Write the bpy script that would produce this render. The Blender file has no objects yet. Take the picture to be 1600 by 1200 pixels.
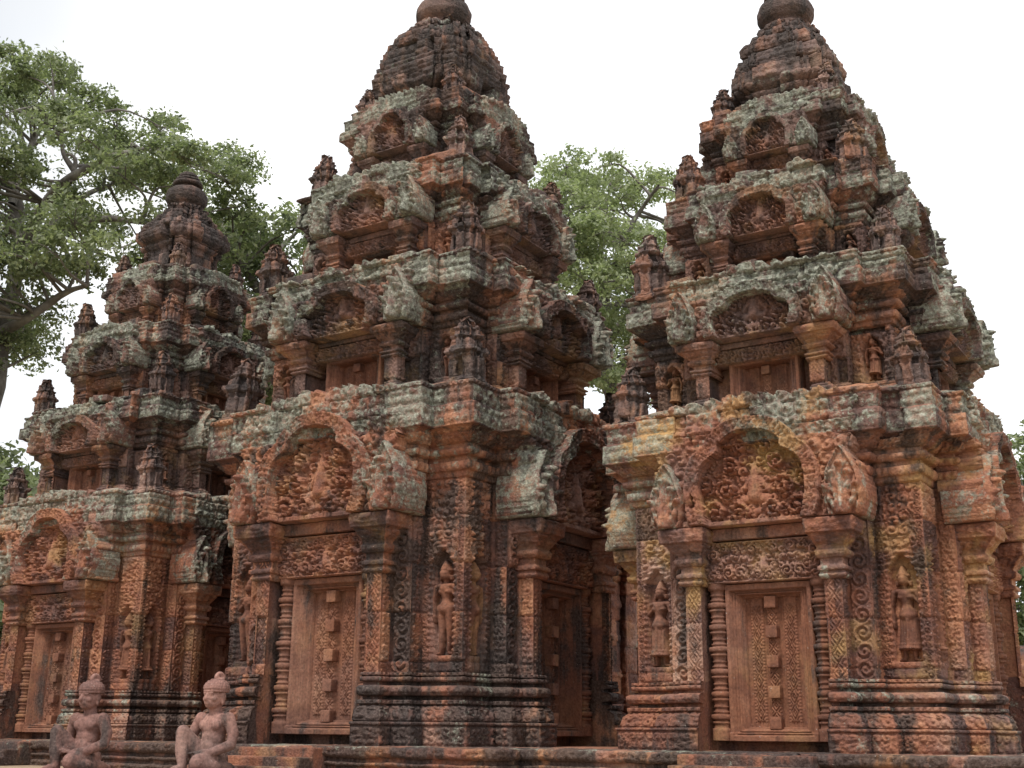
import bpy, math, random
import numpy as np
from mathutils import Matrix, Vector

C = bpy.context.scene.collection
scene = bpy.context.scene
R = math.radians
rng = np.random.default_rng(7)
random.seed(7)

# ------------------------------------------------------------------ camera
CAM_H = 0.151
F_PX, PITCH, ROLL = 1880.7, R(16.097), R(0.522)
cam_d = bpy.data.cameras.new('camera')
cam_d.sensor_fit = 'HORIZONTAL'
cam_d.sensor_width = 36.0
cam_d.lens = F_PX / 1600 * 36.0
cam_d.clip_start = 0.05
cam_d.clip_end = 3000
cam = bpy.data.objects.new('camera', cam_d)
C.objects.link(cam)
right0 = Vector((1, 0, 0))
fwd = Vector((0, math.cos(PITCH), math.sin(PITCH)))
up0 = Vector((0, -math.sin(PITCH), math.cos(PITCH)))
cr, sr = math.cos(ROLL), math.sin(ROLL)
rv = right0 * cr + up0 * sr
uv = up0 * cr - right0 * sr
cam.matrix_world = Matrix(((rv.x, uv.x, -fwd.x, 0), (rv.y, uv.y, -fwd.y, 0),
                           (rv.z, uv.z, -fwd.z, CAM_H), (0, 0, 0, 1)))
scene.camera = cam

# ------------------------------------------------------------------ sky, sun, exposure
SUN_EL, SUN_AZ = R(58), R(212)       # azimuth clockwise from +Y: behind the camera, to its left
world = bpy.data.worlds.new('World')
scene.world = world
world.use_nodes = True
wt = world.node_tree
wt.nodes.clear()
w_out = wt.nodes.new('ShaderNodeOutputWorld')
w_bg = wt.nodes.new('ShaderNodeBackground')
w_sky = wt.nodes.new('ShaderNodeTexSky')
w_sky.sky_type = 'NISHITA'
w_sky.sun_disc = False
w_sky.sun_elevation = SUN_EL
w_sky.sun_rotation = SUN_AZ
w_co = wt.nodes.new('ShaderNodeTexCoord')
w_no = wt.nodes.new('ShaderNodeTexNoise')
w_no.inputs['Scale'].default_value = 2.2
w_no.inputs['Detail'].default_value = 5
w_rm = wt.nodes.new('ShaderNodeMapRange')
w_rm.inputs['From Min'].default_value = 0.35
w_rm.inputs['From Max'].default_value = 0.62
w_rm.inputs['To Min'].default_value = 0.80
w_rm.inputs['To Max'].default_value = 1.0
w_mx = wt.nodes.new('ShaderNodeMix')
w_mx.data_type = 'RGBA'
w_mx.inputs['B'].default_value = (6.1, 6.15, 6.2, 1)      # bright overcast cloud
wt.links.new(w_co.outputs['Generated'], w_no.inputs['Vector'])
wt.links.new(w_no.outputs['Fac'], w_rm.inputs['Value'])
wt.links.new(w_rm.outputs['Result'], w_mx.inputs['Factor'])
wt.links.new(w_sky.outputs['Color'], w_mx.inputs['A'])
wt.links.new(w_mx.outputs['Result'], w_bg.inputs['Color'])
w_n2 = wt.nodes.new('ShaderNodeTexNoise')
w_n2.inputs['Scale'].default_value = 1.6
w_n2.inputs['Detail'].default_value = 4
w_r2 = wt.nodes.new('ShaderNodeValToRGB')
w_r2.color_ramp.elements[0].position = 0.10
w_r2.color_ramp.elements[0].color = (0.57, 0.585, 0.605, 1)
w_r2.color_ramp.elements[1].position = 0.36
w_m2 = wt.nodes.new('ShaderNodeMix')
w_m2.data_type = 'RGBA'
w_m2.blend_type = 'MULTIPLY'
w_m2.inputs['Factor'].default_value = 1.0
w_m2.inputs['A'].default_value = (6.1, 6.15, 6.2, 1)
w_dot = wt.nodes.new('ShaderNodeVectorMath')
w_dot.operation = 'DOT_PRODUCT'
w_dot.inputs[1].default_value = (1.0, 0.0, -0.55)
w_add = wt.nodes.new('ShaderNodeMath')
w_add.operation = 'MULTIPLY_ADD'
w_add.inputs[1].default_value = 0.55
wt.links.new(w_co.outputs['Generated'], w_dot.inputs[0])
wt.links.new(w_co.outputs['Generated'], w_n2.inputs['Vector'])
wt.links.new(w_dot.outputs['Value'], w_add.inputs[0])
wt.links.new(w_n2.outputs['Fac'], w_add.inputs[2])
wt.links.new(w_add.outputs['Value'], w_r2.inputs['Fac'])
wt.links.new(w_r2.outputs['Color'], w_m2.inputs['B'])
wt.links.new(w_m2.outputs['Result'], w_mx.inputs['B'])
w_bg.inputs['Strength'].default_value = 0.10
wt.links.new(w_bg.outputs['Background'], w_out.inputs['Surface'])

sun_d = bpy.data.lights.new('sun', 'SUN')
sun_d.energy = 1.5
sun_d.angle = R(14)
sun_d.color = (1.0, 0.95, 0.87)
sun = bpy.data.objects.new('sun', sun_d)
C.objects.link(sun)
sdir = Vector((math.sin(SUN_AZ) * math.cos(SUN_EL), math.cos(SUN_AZ) * math.cos(SUN_EL), math.sin(SUN_EL)))
sun.rotation_euler = sdir.to_track_quat('Z', 'Y').to_euler()
sun.location = (-8, -10, 25)

scene.view_settings.view_transform = 'Standard'
scene.view_settings.look = 'None'
scene.view_settings.gamma = 1.0
scene.view_settings.exposure = 1.2
scene.cycles.max_bounces = 6
scene.cycles.diffuse_bounces = 3
scene.cycles.transparent_max_bounces = 4

# ------------------------------------------------------------------ numpy noise
def _h(ix, iy, iz, seed):
    with np.errstate(over='ignore'):
        n = (ix.astype(np.int64) * 374761393 + iy.astype(np.int64) * 668265263
             + iz.astype(np.int64) * 2147483647 + int(seed) * 1274126177) & 0xFFFFFFFF
        n = ((n ^ (n >> 13)) * 1274126177) & 0xFFFFFFFF
        n = ((n ^ (n >> 16)) * 2246822519) & 0xFFFFFFFF
        n = n ^ (n >> 15)
    return (n & 0xFFFFFF) / float(0x1000000)

def hash1(*a, seed=0):
    a = [np.asarray(x) for x in a]
    while len(a) < 3:
        a.append(np.zeros_like(a[0]))
    return _h(a[0], a[1], a[2], seed)

def vnoise(P, freq, seed=0):
    Q = P * freq
    I = np.floor(Q).astype(np.int64)
    f = Q - I
    f = f * f * (3 - 2 * f)
    r = 0
    for dx in (0, 1):
        wx = f[..., 0] if dx else 1 - f[..., 0]
        for dy in (0, 1):
            wy = f[..., 1] if dy else 1 - f[..., 1]
            for dz in (0, 1):
                wz = f[..., 2] if dz else 1 - f[..., 2]
                r = r + wx * wy * wz * _h(I[..., 0] + dx, I[..., 1] + dy, I[..., 2] + dz, seed)
    return r

def fbm(P, freq, seed=0, oc=3):
    r, a, t = 0, 1.0, 0
    for i in range(oc):
        r = r + a * vnoise(P, freq * 2 ** i, seed + i * 17)
        t += a
        a *= 0.5
    return r / t

def erode(P, amp, freq, seed):
    """pit and round the stone: a 3-D noise push of every vertex"""
    if amp <= 0:
        return P
    D = np.stack([fbm(P, freq, seed + k * 101) - 0.5 for k in range(3)], -1)
    return P + D * (2 * amp)

def worley(x, y, seed=0):
    ix, iy = np.floor(x).astype(np.int64), np.floor(y).astype(np.int64)
    best = np.full(x.shape, 9.0)
    for dx in (-1, 0, 1):
        for dy in (-1, 0, 1):
            cx, cy = ix + dx, iy + dy
            px = cx + 0.15 + 0.7 * hash1(cx, cy, seed=seed)
            py = cy + 0.15 + 0.7 * hash1(cx, cy, seed=seed + 5)
            best = np.minimum(best, (x - px) ** 2 + (y - py) ** 2)
    return np.sqrt(best)

def sst(a, b, x):
    t = np.clip((x - a) / (b - a), 0, 1)
    return t * t * (3 - 2 * t)

# ------------------------------------------------------------------ carved patterns (0..1)
def curls(x, y, seed=0):
    """every cell holds a little spiral leaf with a boss"""
    ix, iy = np.floor(x).astype(np.int64), np.floor(y).astype(np.int64)
    best = np.full(x.shape, 9.0); sec = np.full(x.shape, 9.0)
    bx = np.zeros(x.shape); by = np.zeros(x.shape); bh = np.zeros(x.shape)
    for dx in (-1, 0, 1):
        for dy in (-1, 0, 1):
            cx, cy = ix + dx, iy + dy
            px = x - (cx + 0.22 + 0.56 * hash1(cx, cy, seed=seed)); py = y - (cy + 0.22 + 0.56 * hash1(cx, cy, seed=seed + 5))
            d = np.hypot(px, py)
            c = d < best
            sec = np.where(c, best, np.minimum(sec, d))
            bx = np.where(c, px, bx); by = np.where(c, py, by); bh = np.where(c, hash1(cx, cy, seed=seed + 9), bh)
            best = np.where(c, d, best)
    return best, sec, bx, by, bh

def foliage(x, y, size, seed=0):
    """carved vine work: crowded spiral leaves, undercut between"""
    k = size * 1.55
    r, r2, bx, by, h = curls(x / k, y / k, seed)
    sg = np.where(h > 0.5, 1.0, -1.0)
    th = np.arctan2(by, bx * sg)
    sp = sst(0.18, 0.70, 0.5 + 0.5 * np.cos(2 * np.pi * 1.75 * r - th + h * 6.28))
    edge = sst(0.03, 0.16, r2 - r)
    return edge * (0.22 + 0.62 * sp + 0.35 * np.exp(-(r / 0.14) ** 2)) * (0.75 + 0.4 * h)

def rinceau(u, v, seed=0):
    """vine scroll up a strip: u across -1..1, v along in half widths"""
    k = np.floor(v / 2.0)
    vv = v - 2 * k - 1
    sg = np.where(k % 2 == 0, 1, -1)
    r = np.sqrt(u * u + vv * vv)
    th = np.arctan2(vv, u * sg)
    sp = sst(0.15, 0.8, 0.5 + 0.5 * np.cos(2 * np.pi * 1.55 * r - th))
    body = sp * (1 - sst(0.95, 1.1, r))
    boss = np.exp(-(r / 0.25) ** 2) * 1.0
    leaf = np.clip(1 - worley(u * 2.6 + seed, v * 2.6, seed), 0, 1) * sst(0.9, 1.05, r) * 0.9
    return np.clip(body * 0.85 + boss * 0.6 + leaf, 0, 1.2)

def lozenge(u, v):
    """stacked diamond leaves"""
    a = np.abs((v * 0.75) % 2 - 1) + np.abs(u)
    d = 0.5 + 0.5 * np.cos(a * np.pi * 3.2)
    return d * (np.abs(u) < 0.97)

def chevron(u, v):
    return 0.5 + 0.5 * np.cos((v * 1.1 + np.abs(u) * 1.3) * np.pi * 1.6)

# ------------------------------------------------------------------ mesh making
def set_mesh(me, V, Fq, wear, smooth=True):
    nv, nf = len(V), len(Fq)
    me.vertices.add(nv)
    me.vertices.foreach_set('co', np.ascontiguousarray(V, np.float32).ravel())
    me.loops.add(nf * 4)
    me.loops.foreach_set('vertex_index', np.ascontiguousarray(Fq, np.int32).ravel())
    me.polygons.add(nf)
    me.polygons.foreach_set('loop_start', np.arange(0, nf * 4, 4, dtype=np.int32))
    me.polygons.foreach_set('use_smooth', np.full(nf, smooth, bool))
    if wear is not None:
        at = me.attributes.new('wear', 'FLOAT_COLOR', 'POINT')
        at.data.foreach_set('color', np.ascontiguousarray(wear, np.float32).ravel())
    me.update(calc_edges=True)
    me.validate()
    return me

class Build:
    """collects quad grids into ONE mesh"""
    def __init__(self):
        self.V, self.F, self.W, self.n = [], [], [], 0
    def grid(self, P, wear, close_s=False, fmask=None, flip=False):
        n, m = P.shape[:2]
        idx = np.arange(n * m).reshape(n, m) + self.n
        if close_s:
            idx = np.vstack([idx, idx[:1]])
        q = np.stack([idx[:-1, :-1], idx[1:, :-1], idx[1:, 1:], idx[:-1, 1:]], -1)
        if flip:
            q = q[..., ::-1]
        q = q[fmask] if fmask is not None else q.reshape(-1, 4)
        W = np.empty((n, m, 4), np.float32)
        W[...] = wear
        self.V.append(P.reshape(-1, 3)); self.F.append(q.reshape(-1, 4)); self.W.append(W.reshape(-1, 4))
        self.n += n * m
        return self
    def raw(self, V, F, wear):
        V = np.asarray(V, float); F = np.asarray(F, int)
        W = np.empty((len(V), 4), np.float32); W[...] = wear
        self.V.append(V); self.F.append(F + self.n); self.W.append(W); self.n += len(V)
        return self
    def mesh(self, name, mat, smooth=True):
        V = np.vstack(self.V); F = np.vstack(self.F); W = np.vstack(self.W)
        used = np.zeros(len(V), bool); used[F.ravel()] = True
        remap = np.cumsum(used) - 1
        me = bpy.data.meshes.new(name)
        set_mesh(me, V[used], remap[F], W[used], smooth)
        me.materials.append(mat)
        return me

def link(name, data, parent=None):
    o = bpy.data.objects.new(name, data)
    C.objects.link(o)
    o.parent = parent
    return o

def tag(o, label, cat, group=None, kind=None):
    if label: o['label'] = label
    if cat: o['category'] = cat
    if group: o['group'] = group
    if kind: o['kind'] = kind
    return o

def empty(name, loc=(0, 0, 0), rz=0.0, s=1.0):
    o = bpy.data.objects.new(name, None)
    C.objects.link(o)
    o.location = loc
    o.rotation_euler = (0, 0, rz)
    o.scale = (s, s, s)
    o.empty_display_size = 0.2
    return o

# wear = (stone tint, lichen, black biofilm, ochre)
def sweep(B, plan, wts, prof, res, fine, seed, lich=0.3, black=0.4, ochre=0.1, er=0.008, efreq=6.0,
          blk=0.008, blen=0.5, wallfn=None, pattern=1.0, course=0.34):
    """run a profile [(z, offset, tag)] round a closed plan; wts: how far each edge follows the offset"""
    n = len(plan)
    P = np.array(plan, float)
    E = np.roll(P, -1, 0) - P
    L = np.linalg.norm(E, axis=1)
    N = np.stack([E[:, 1], -E[:, 0]], -1) / L[:, None]
    wN = N * np.array(wts)[:, None]
    same = np.abs((N * np.roll(N, 1, 0)).sum(1)) > 0.99
    dv = wN + np.roll(wN, 1, 0)
    dv[same] = wN[same]
    xy, off, nor, S, LL, EID = [], [], [], [], [], []
    for i in range(n):
        r = res if fine[i] else res * 4
        k = max(1 if L[i] < r else 2, int(math.ceil(L[i] / r)))
        t = np.arange(k) / k
        j = (i + 1) % n
        xy.append(P[i] + t[:, None] * E[i])
        off.append(dv[i] * (1 - t)[:, None] + dv[j] * t[:, None])
        nn = np.repeat(N[i][None], k, 0)
        nn[0] = (N[i] + N[i - 1]) * (0.7 if not same[i] else 0.5)
        nor.append(nn)
        S.append((t - 0.5) * L[i]); LL.append(np.full(k, L[i])); EID.append(np.full(k, i))
    xy = np.vstack(xy); off = np.vstack(off); nor = np.vstack(nor)
    S = np.concatenate(S); LL = np.concatenate(LL); EID = np.concatenate(EID)
    zz, oo, tg, vv, hh = [], [], [], [], []
    for a, b in zip(prof[:-1], prof[1:]):
        ln = math.hypot(b[0] - a[0], b[1] - a[1])
        k = max(1, int(math.ceil(ln / res)))
        for t in np.arange(k) / k:
            zz.append(a[0] + t * (b[0] - a[0])); oo.append(a[1] + t * (b[1] - a[1]))
            tg.append(b[2] if len(b) > 2 else ''); vv.append(t); hh.append(ln)
    zz.append(prof[-1][0]); oo.append(prof[-1][1]); tg.append(''); vv.append(1.0); hh.append(1.0)
    zz, oo, vv, hh = map(np.array, (zz, oo, vv, hh))
    tg = np.array(tg)
    ns, nz = len(xy), len(zz)
    Pg = np.empty((ns, nz, 3))
    Pg[..., :2] = xy[:, None] + off[:, None] * oo[None, :, None]
    Pg[..., 2] = zz[None]
    Sg = np.repeat(S[:, None], nz, 1); Lg = np.repeat(LL[:, None], nz, 1); Eg = np.repeat(EID[:, None], nz, 1)
    Zg = np.repeat(zz[None], ns, 0); Vg = np.repeat(vv[None], ns, 0)
    edge_fade = sst(0.0, 0.02, Lg / 2 - np.abs(Sg))
    D = np.zeros((ns, nz))
    for t in set(tg.tolist()):
        c = tg == t
        if not t or not c.any():
            continue
        s, z, v, Lc, e = Sg[:, c], Zg[:, c], Vg[:, c], Lg[:, c], Eg[:, c]
        bell = np.sin(np.clip(v, 0, 1) * np.pi) ** 0.7
        if t == 'wall' and wallfn:
            d = wallfn(s, z, Lc, e)
        elif t == 'petal':
            d = 0.026 * np.abs(np.cos(np.pi * s / 0.095)) ** 0.6 * bell - 0.010
        elif t == 'bead':
            d = 0.018 * np.abs(np.cos(np.pi * s / 0.065)) ** 0.7 * bell - 0.007
        elif t == 'dent':
            d = np.where(np.cos(2 * np.pi * s / 0.06) > -0.1, 0.007, -0.010)
        elif t == 'leaf':
            d = 0.034 * foliage(s, v * hh[c][None] + z * 0, 0.06, seed) - 0.012
        elif t == 'slab':      # row of lotus leaves under a row of roundels
            row = v < 0.55
            pet = np.abs(np.cos(np.pi * s / 0.11)) ** 0.5 * np.sin(np.clip(v / 0.55, 0, 1) * np.pi) ** 0.6
            q = (s / 0.10) % 1 - 0.5
            rd = np.exp(-((q / 0.32) ** 2 + ((v - 0.77) / 0.15) ** 2))
            d = np.where(row, 0.022 * pet, 0.020 * rd) - 0.008 + 0.008 * foliage(s, z, 0.035, seed)
        elif t == 'panel':
            d = 0.028 * foliage(s, z, 0.05, seed) * sst(0.05, 0.15, v) * (1 - sst(0.85, 0.95, v)) - 0.003
        else:
            d = np.zeros_like(s)
        D[:, c] = d * edge_fade[:, c] * pattern
    # courses and blocks
    ci = np.floor(Zg / course + 0.35).astype(int)
    cj = ci + seed * 13
    bl = blen * (0.75 + 0.5 * hash1(cj, Eg, seed=seed))
    bi = np.floor(Sg / bl + hash1(cj, Eg, seed=seed + 1)).astype(int)
    hb = hash1(bi, cj, Eg, seed=seed + 2)
    D += (hb - 0.5) * 2 * blk
    D -= np.where(hb < 0.06, blk * 3.0, 0)
    fx = (Sg / bl + hash1(cj, Eg, seed=seed + 1)) % 1
    gap = np.minimum(fx, 1 - fx) * bl
    fz = (Zg / course + 0.35) % 1
    gz = np.minimum(fz, 1 - fz) * course
    flat = (tg != '') & (tg != 'top')
    D -= 0.014 * np.exp(-(np.minimum(gap, gz) / 0.008) ** 2) * flat[None]
    D[np.array(wts, float)[EID] == 0] = -0.03
    Pg[..., :2] += nor[:, None] * D[..., None]
    Pw = Pg.copy()
    Pg = erode(Pg, er, efreq, seed + 40)
    Pg = erode(Pg, er * 0.5, efreq * 3.5, seed + 60)
    wr = np.empty((ns, nz, 4), np.float32)
    wr[..., 0] = hb
    lk = np.array([0.92 if t in ('slab', 'slab2', 'top') else 0.66 if t in ('petal', 'bead', 'dent') else 0.52 for t in tg])
    wr[..., 1] = np.clip(lich * lk[None] + 0.40 * (hash1(bi, cj, Eg, seed=seed + 7) - 0.5) * (lich > .3), 0, 1)
    wr[..., 2] = black
    wr[..., 3] = ochre * (0.3 + 1.4 * hash1(bi, cj, Eg, seed=seed + 9))
    B.grid(Pg, wr, close_s=True)
    return B

def panel(B, x0, x1, z0, z1, res, fn, Y, wear, back=0.05, er=0.004, seed=0, blocks=True):
    """a carved slab facing -y: fn(X, Z) -> (height, mask); rim drops to the back plane"""
    nx = max(3, int(round((x1 - x0) / res)) + 1); nz = max(3, int(round((z1 - z0) / res)) + 1)
    X, Z = np.meshgrid(np.linspace(x0, x1, nx), np.linspace(z0, z1, nz), indexing='ij')
    H, M = fn(X, Z)
    M = M & True
    M[0, :] = M[-1, :] = False; M[:, 0] = M[:, -1] = False
    H = np.where(M, H, -back)
    P = np.stack([X, -Y - H, Z], -1)
    fm = M[:-1, :-1] | M[1:, :-1] | M[1:, 1:] | M[:-1, 1:]
    P = erode(P, er, 8, seed + 3)
    P = erode(P, er * 0.6, 30, seed + 4)
    w = np.empty(X.shape + (4,), np.float32); w[...] = wear(X, Z) if callable(wear) else wear
    if blocks and not callable(wear):
        w[..., 0] = wear[0] + 0.35 * (hash1(np.floor(X / 0.31).astype(int), np.floor(Z / 0.3).astype(int), seed=seed) - 0.5)
    B.grid(P, w, fmask=fm)
    return B

def lathe(B, prof, n, wear, loc=(0, 0, 0), er=0.0, sq=0.0, seed=0, res=None):
    pr = []
    for a, b in zip(prof[:-1], prof[1:]):
        k = 1 if res is None else max(1, int(math.ceil(math.hypot(b[0] - a[0], b[1] - a[1]) / res)))
        for t in range(k):
            pr.append((a[0] + (b[0] - a[0]) * t / k, a[1] + (b[1] - a[1]) * t / k))
    pr.append(prof[-1])
    z = np.array([p[0] for p in pr]); r = np.array([p[1] for p in pr])
    th = np.arange(n) * 2 * np.pi / n
    P = np.stack([np.cos(th)[:, None] * r[None] + loc[0], np.sin(th)[:, None] * r[None] + loc[1],
                  np.repeat(z[None] + loc[2], n, 0)], -1)
    if er:
        P = erode(P, er, 9, seed)
    return B.grid(P, wear, close_s=True)

def box(B, x0, x1, y0, y1, z0, z1, wear, bev=0.006, nsub=4, er=0.003, seed=0):
    """a worn block: bevelled and gridded"""
    def axis(a, b):
        return np.concatenate([[a, a + bev], np.linspace(a + bev, b - bev, nsub)[1:-1], [b - bev, b]])
    ax = [axis(x0, x1), axis(y0, y1), axis(z0, z1)]
    lo, hi = np.array([x0, y0, z0]), np.array([x1, y1, z1])
    for k in range(3):
        for side in (0, 1):
            i, j = (k + 1) % 3, (k + 2) % 3
            A, Bb = np.meshgrid(ax[i], ax[j], indexing='ij')
            P = np.empty(A.shape + (3,))
            P[..., i] = A; P[..., j] = Bb; P[..., k] = hi[k] if side else lo[k]
            inner_lo, inner_hi = lo + bev, hi - bev
            Q = np.clip(P, inner_lo, inner_hi)
            dlt = P - Q
            nl = np.maximum(np.linalg.norm(dlt, axis=-1, keepdims=True), 1e-9)
            P = Q + dlt / nl * np.minimum(nl, bev)
            if er:
                P = erode(P, er, 10, seed)
            B.grid(P, wear, flip=(side == 0))
    return B

def tube(B, pts, rad, n, wear):
    pts = np.array(pts, float); rad = np.array(rad, float)
    T = np.gradient(pts, axis=0); T /= np.linalg.norm(T, axis=1, keepdims=True) + 1e-9
    ref = np.array([0.31, 0.17, 0.93])
    A = np.cross(T, ref); A /= np.linalg.norm(A, axis=1, keepdims=True) + 1e-9
    Bn = np.cross(T, A)
    th = np.arange(n) * 2 * np.pi / n
    P = pts[None] + rad[None, :, None] * (np.cos(th)[:, None, None] * A[None] + np.sin(th)[:, None, None] * Bn[None])
    return B.grid(P, wear, close_s=True, flip=True)

# ------------------------------------------------------------------ materials
class NT:
    def __init__(self, name):
        self.m = bpy.data.materials.new(name)
        self.m.use_nodes = True
        self.t = self.m.node_tree
        self.t.nodes.clear()
        self.out = self.t.nodes.new('ShaderNodeOutputMaterial')
        self.b = self.t.nodes.new('ShaderNodeBsdfPrincipled')
        self.t.links.new(self.b.outputs[0], self.out.inputs[0])
    def n(self, typ, **kw):
        nd = self.t.nodes.new(typ)
        for k, v in kw.items():
            setattr(nd, k, v)
        return nd
    def l(self, a, b):
        self.t.links.new(a, b)
    def val(self, sock, v):
        if hasattr(v, 'is_linked') or hasattr(v, 'node'):
            self.l(v, sock)
        else:
            sock.default_value = v
    def math(self, op, a, b=0.0, c=0.0, clamp=False):
        nd = self.n('ShaderNodeMath', operation=op, use_clamp=clamp)
        self.val(nd.inputs[0], a); self.val(nd.inputs[1], b); self.val(nd.inputs[2], c)
        return nd.outputs[0]
    def noise(self, vec, scale, detail=4, rough=0.55):
        nd = self.n('ShaderNodeTexNoise')
        if vec is not None: self.l(vec, nd.inputs['Vector'])
        nd.inputs['Scale'].default_value = scale
        nd.inputs['Detail'].default_value = detail
        nd.inputs['Roughness'].default_value = rough
        return nd.outputs['Fac']
    def mix(self, f, a, b, mode='MIX'):
        nd = self.n('ShaderNodeMix', data_type='RGBA', blend_type=mode)
        self.val(nd.inputs['Factor'], f)
        for s, v in (('A', a), ('B', b)):
            self.val(nd.inputs[s], v if hasattr(v, 'node') else (*v, 1))
        return nd.outputs['Result']
    def step(self, x, lo, hi):
        nd = self.n('ShaderNodeMapRange', interpolation_type='SMOOTHSTEP')
        self.l(x, nd.inputs['Value'])
        self.val(nd.inputs['From Min'], lo); self.val(nd.inputs['From Max'], hi)
        return nd.outputs['Result']
    def ramp(self, x, stops):
        nd = self.n('ShaderNodeValToRGB')
        e = nd.color_ramp.elements
        while len(e) < len(stops):
            e.new(0.5)
        for el, (p, c) in zip(e, stops):
            el.position = p; el.color = (*c, 1)
        self.l(x, nd.inputs[0])
        return nd.outputs[0]

def stone_material(name, stops, bump=0.5, lich_gain=1.0, rough=0.92, beds=0.55):
    k = NT(name)
    geo = k.n('ShaderNodeNewGeometry')
    pos = geo.outputs['Position']
    at = k.n('ShaderNodeAttribute', attribute_name='wear')
    sp = k.n('ShaderNodeSeparateColor')
    k.l(at.outputs['Color'], sp.inputs[0])
    tint, lich, black, ochre = sp.outputs[0], sp.outputs[1], sp.outputs[2], at.outputs['Alpha']
    big = k.noise(pos, 1.1, 5, 0.6)
    med = k.noise(pos, 6.5, 5, 0.62)
    fin = k.noise(pos, 38.0, 4, 0.6)
    t = k.math('ADD', k.math('MULTIPLY', big, 0.75), k.math('MULTIPLY', tint, 0.38))
    t = k.math('ADD', t, k.math('MULTIPLY', k.math('SUBTRACT', med, 0.5), 0.55))
    t = k.math('SUBTRACT', t, 0.08)
    col = k.ramp(t, stops)
    bed = k.step(k.noise(pos, 0.75, 5, 0.62), 0.47, 0.62)
    col = k.mix(k.math('MULTIPLY', bed, beds), col, k.ramp(t, [(0.2, (0.075, 0.058, 0.056)), (0.5, (0.205, 0.140, 0.125)), (0.85, (0.40, 0.29, 0.25))]))
    # ochre algae
    om = k.math('MULTIPLY', k.step(k.noise(pos, 1.9, 4, 0.55), 0.50, 0.66), ochre, clamp=True)
    col = k.mix(om, col, (0.40, 0.245, 0.105))
    # black biofilm in downward runs
    mp = k.n('ShaderNodeMapping'); mp.inputs['Scale'].default_value = (1, 1, 0.16)
    k.l(pos, mp.inputs['Vector'])
    run = k.noise(mp.outputs[0], 4.2, 5, 0.6)
    patch = k.noise(pos, 0.85, 4, 0.6)
    bsum = k.math('ADD', k.math('MULTIPLY', run, 0.55), k.math('MULTIPLY', patch, 0.45))
    bsum = k.math('ADD', bsum, k.math('MULTIPLY', k.math('SUBTRACT', med, 0.5), 0.25))
    thr = k.math('SUBTRACT', 0.74, k.math('MULTIPLY', black, 0.39))
    bm = k.step(bsum, k.math('SUBTRACT', thr, 0.035), k.math('ADD', thr, 0.06))
    col = k.mix(k.math('MULTIPLY', bm, 0.84), col, k.ramp(fin, [(0.3, (0.020, 0.018, 0.018)), (0.7, (0.070, 0.060, 0.056))]))
    # grey green lichen crusts
    ln = k.math('ADD', k.math('MULTIPLY', k.noise(pos, 9.0, 8, 0.78), 0.6), k.math('MULTIPLY', k.noise(pos, 1.5, 3, 0.5), 0.4))
    lthr = k.math('SUBTRACT', 0.68, k.math('MULTIPLY', lich, 0.285 * lich_gain))
    lm = k.step(ln, k.math('SUBTRACT', lthr, 0.015), k.math('ADD', lthr, 0.045))
    lcol = k.ramp(k.noise(pos, 16.0, 7, 0.75), [(0.34, (0.095, 0.096, 0.078)), (0.45, (0.19, 0.205, 0.163)), (0.56, (0.32, 0.343, 0.28)), (0.70, (0.50, 0.52, 0.45))])
    thin = k.math('MULTIPLY', lm, k.math('ADD', 0.42, k.math('MULTIPLY', k.step(k.noise(pos, 21.0, 5, 0.7), 0.42, 0.60), 0.46)))
    col = k.mix(thin, col, lcol)
    # fine speckle and pale grains
    col = k.mix(0.75, col, k.mix(1.0, col, k.ramp(fin, [(0.25, (0.45, 0.45, 0.45)), (0.5, (1.0, 1.0, 1.0)), (0.75, (1.45, 1.42, 1.38))]), 'MULTIPLY'))
    sp2 = k.step(k.noise(pos, 55.0, 2, 0.5), 0.71, 0.75)
    col = k.mix(k.math('MULTIPLY', sp2, k.math('MULTIPLY', med, 0.8)), col, (0.5, 0.48, 0.44))
    k.l(col, k.b.inputs['Base Color'])
    k.b.inputs['Roughness'].default_value = rough
    k.b.inputs['Specular IOR Level'].default_value = 0.25
    bp = k.n('ShaderNodeBump')
    bp.inputs['Strength'].default_value = bump
    bp.inputs['Distance'].default_value = 0.02
    vo = k.n('ShaderNodeTexVoronoi'); vo.inputs['Scale'].default_value = 42.0
    k.l(pos, vo.inputs['Vector'])
    hgt = k.math('ADD', k.math('MULTIPLY', fin, 0.8), k.math('MULTIPLY', vo.outputs['Distance'], -0.5))
    hgt = k.math('ADD', hgt, k.math('MULTIPLY', k.noise(pos, 14, 5, 0.6), 0.9))
    k.l(hgt, bp.inputs['Height'])
    k.l(bp.outputs[0], k.b.inputs['Normal'])
    return k.m

RED = [(0.16, (0.050, 0.032, 0.029)), (0.34, (0.140, 0.070, 0.056)), (0.50, (0.255, 0.106, 0.066)), (0.66, (0.370, 0.175, 0.100)), (0.85, (0.45, 0.285, 0.20))]
DARK = [(0.18, (0.040, 0.033, 0.033)), (0.38, (0.090, 0.066, 0.061)), (0.54, (0.145, 0.092, 0.078)), (0.70, (0.245, 0.120, 0.080)), (0.90, (0.34, 0.190, 0.125))]
PINK = [(0.15, (0.085, 0.055, 0.050)), (0.40, (0.200, 0.108, 0.092)), (0.62, (0.330, 0.180, 0.148)), (0.88, (0.44, 0.27, 0.225))]
DOOR = [(0.12, (0.055, 0.032, 0.028)), (0.34, (0.125, 0.056, 0.039)), (0.54, (0.210, 0.090, 0.054)), (0.72, (0.29, 0.140, 0.082)), (0.9, (0.37, 0.22, 0.155))]
M_RED = stone_material('red sandstone', RED, 0.55)
M_UP = stone_material('weathered upper sandstone', DARK, 0.65)
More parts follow.
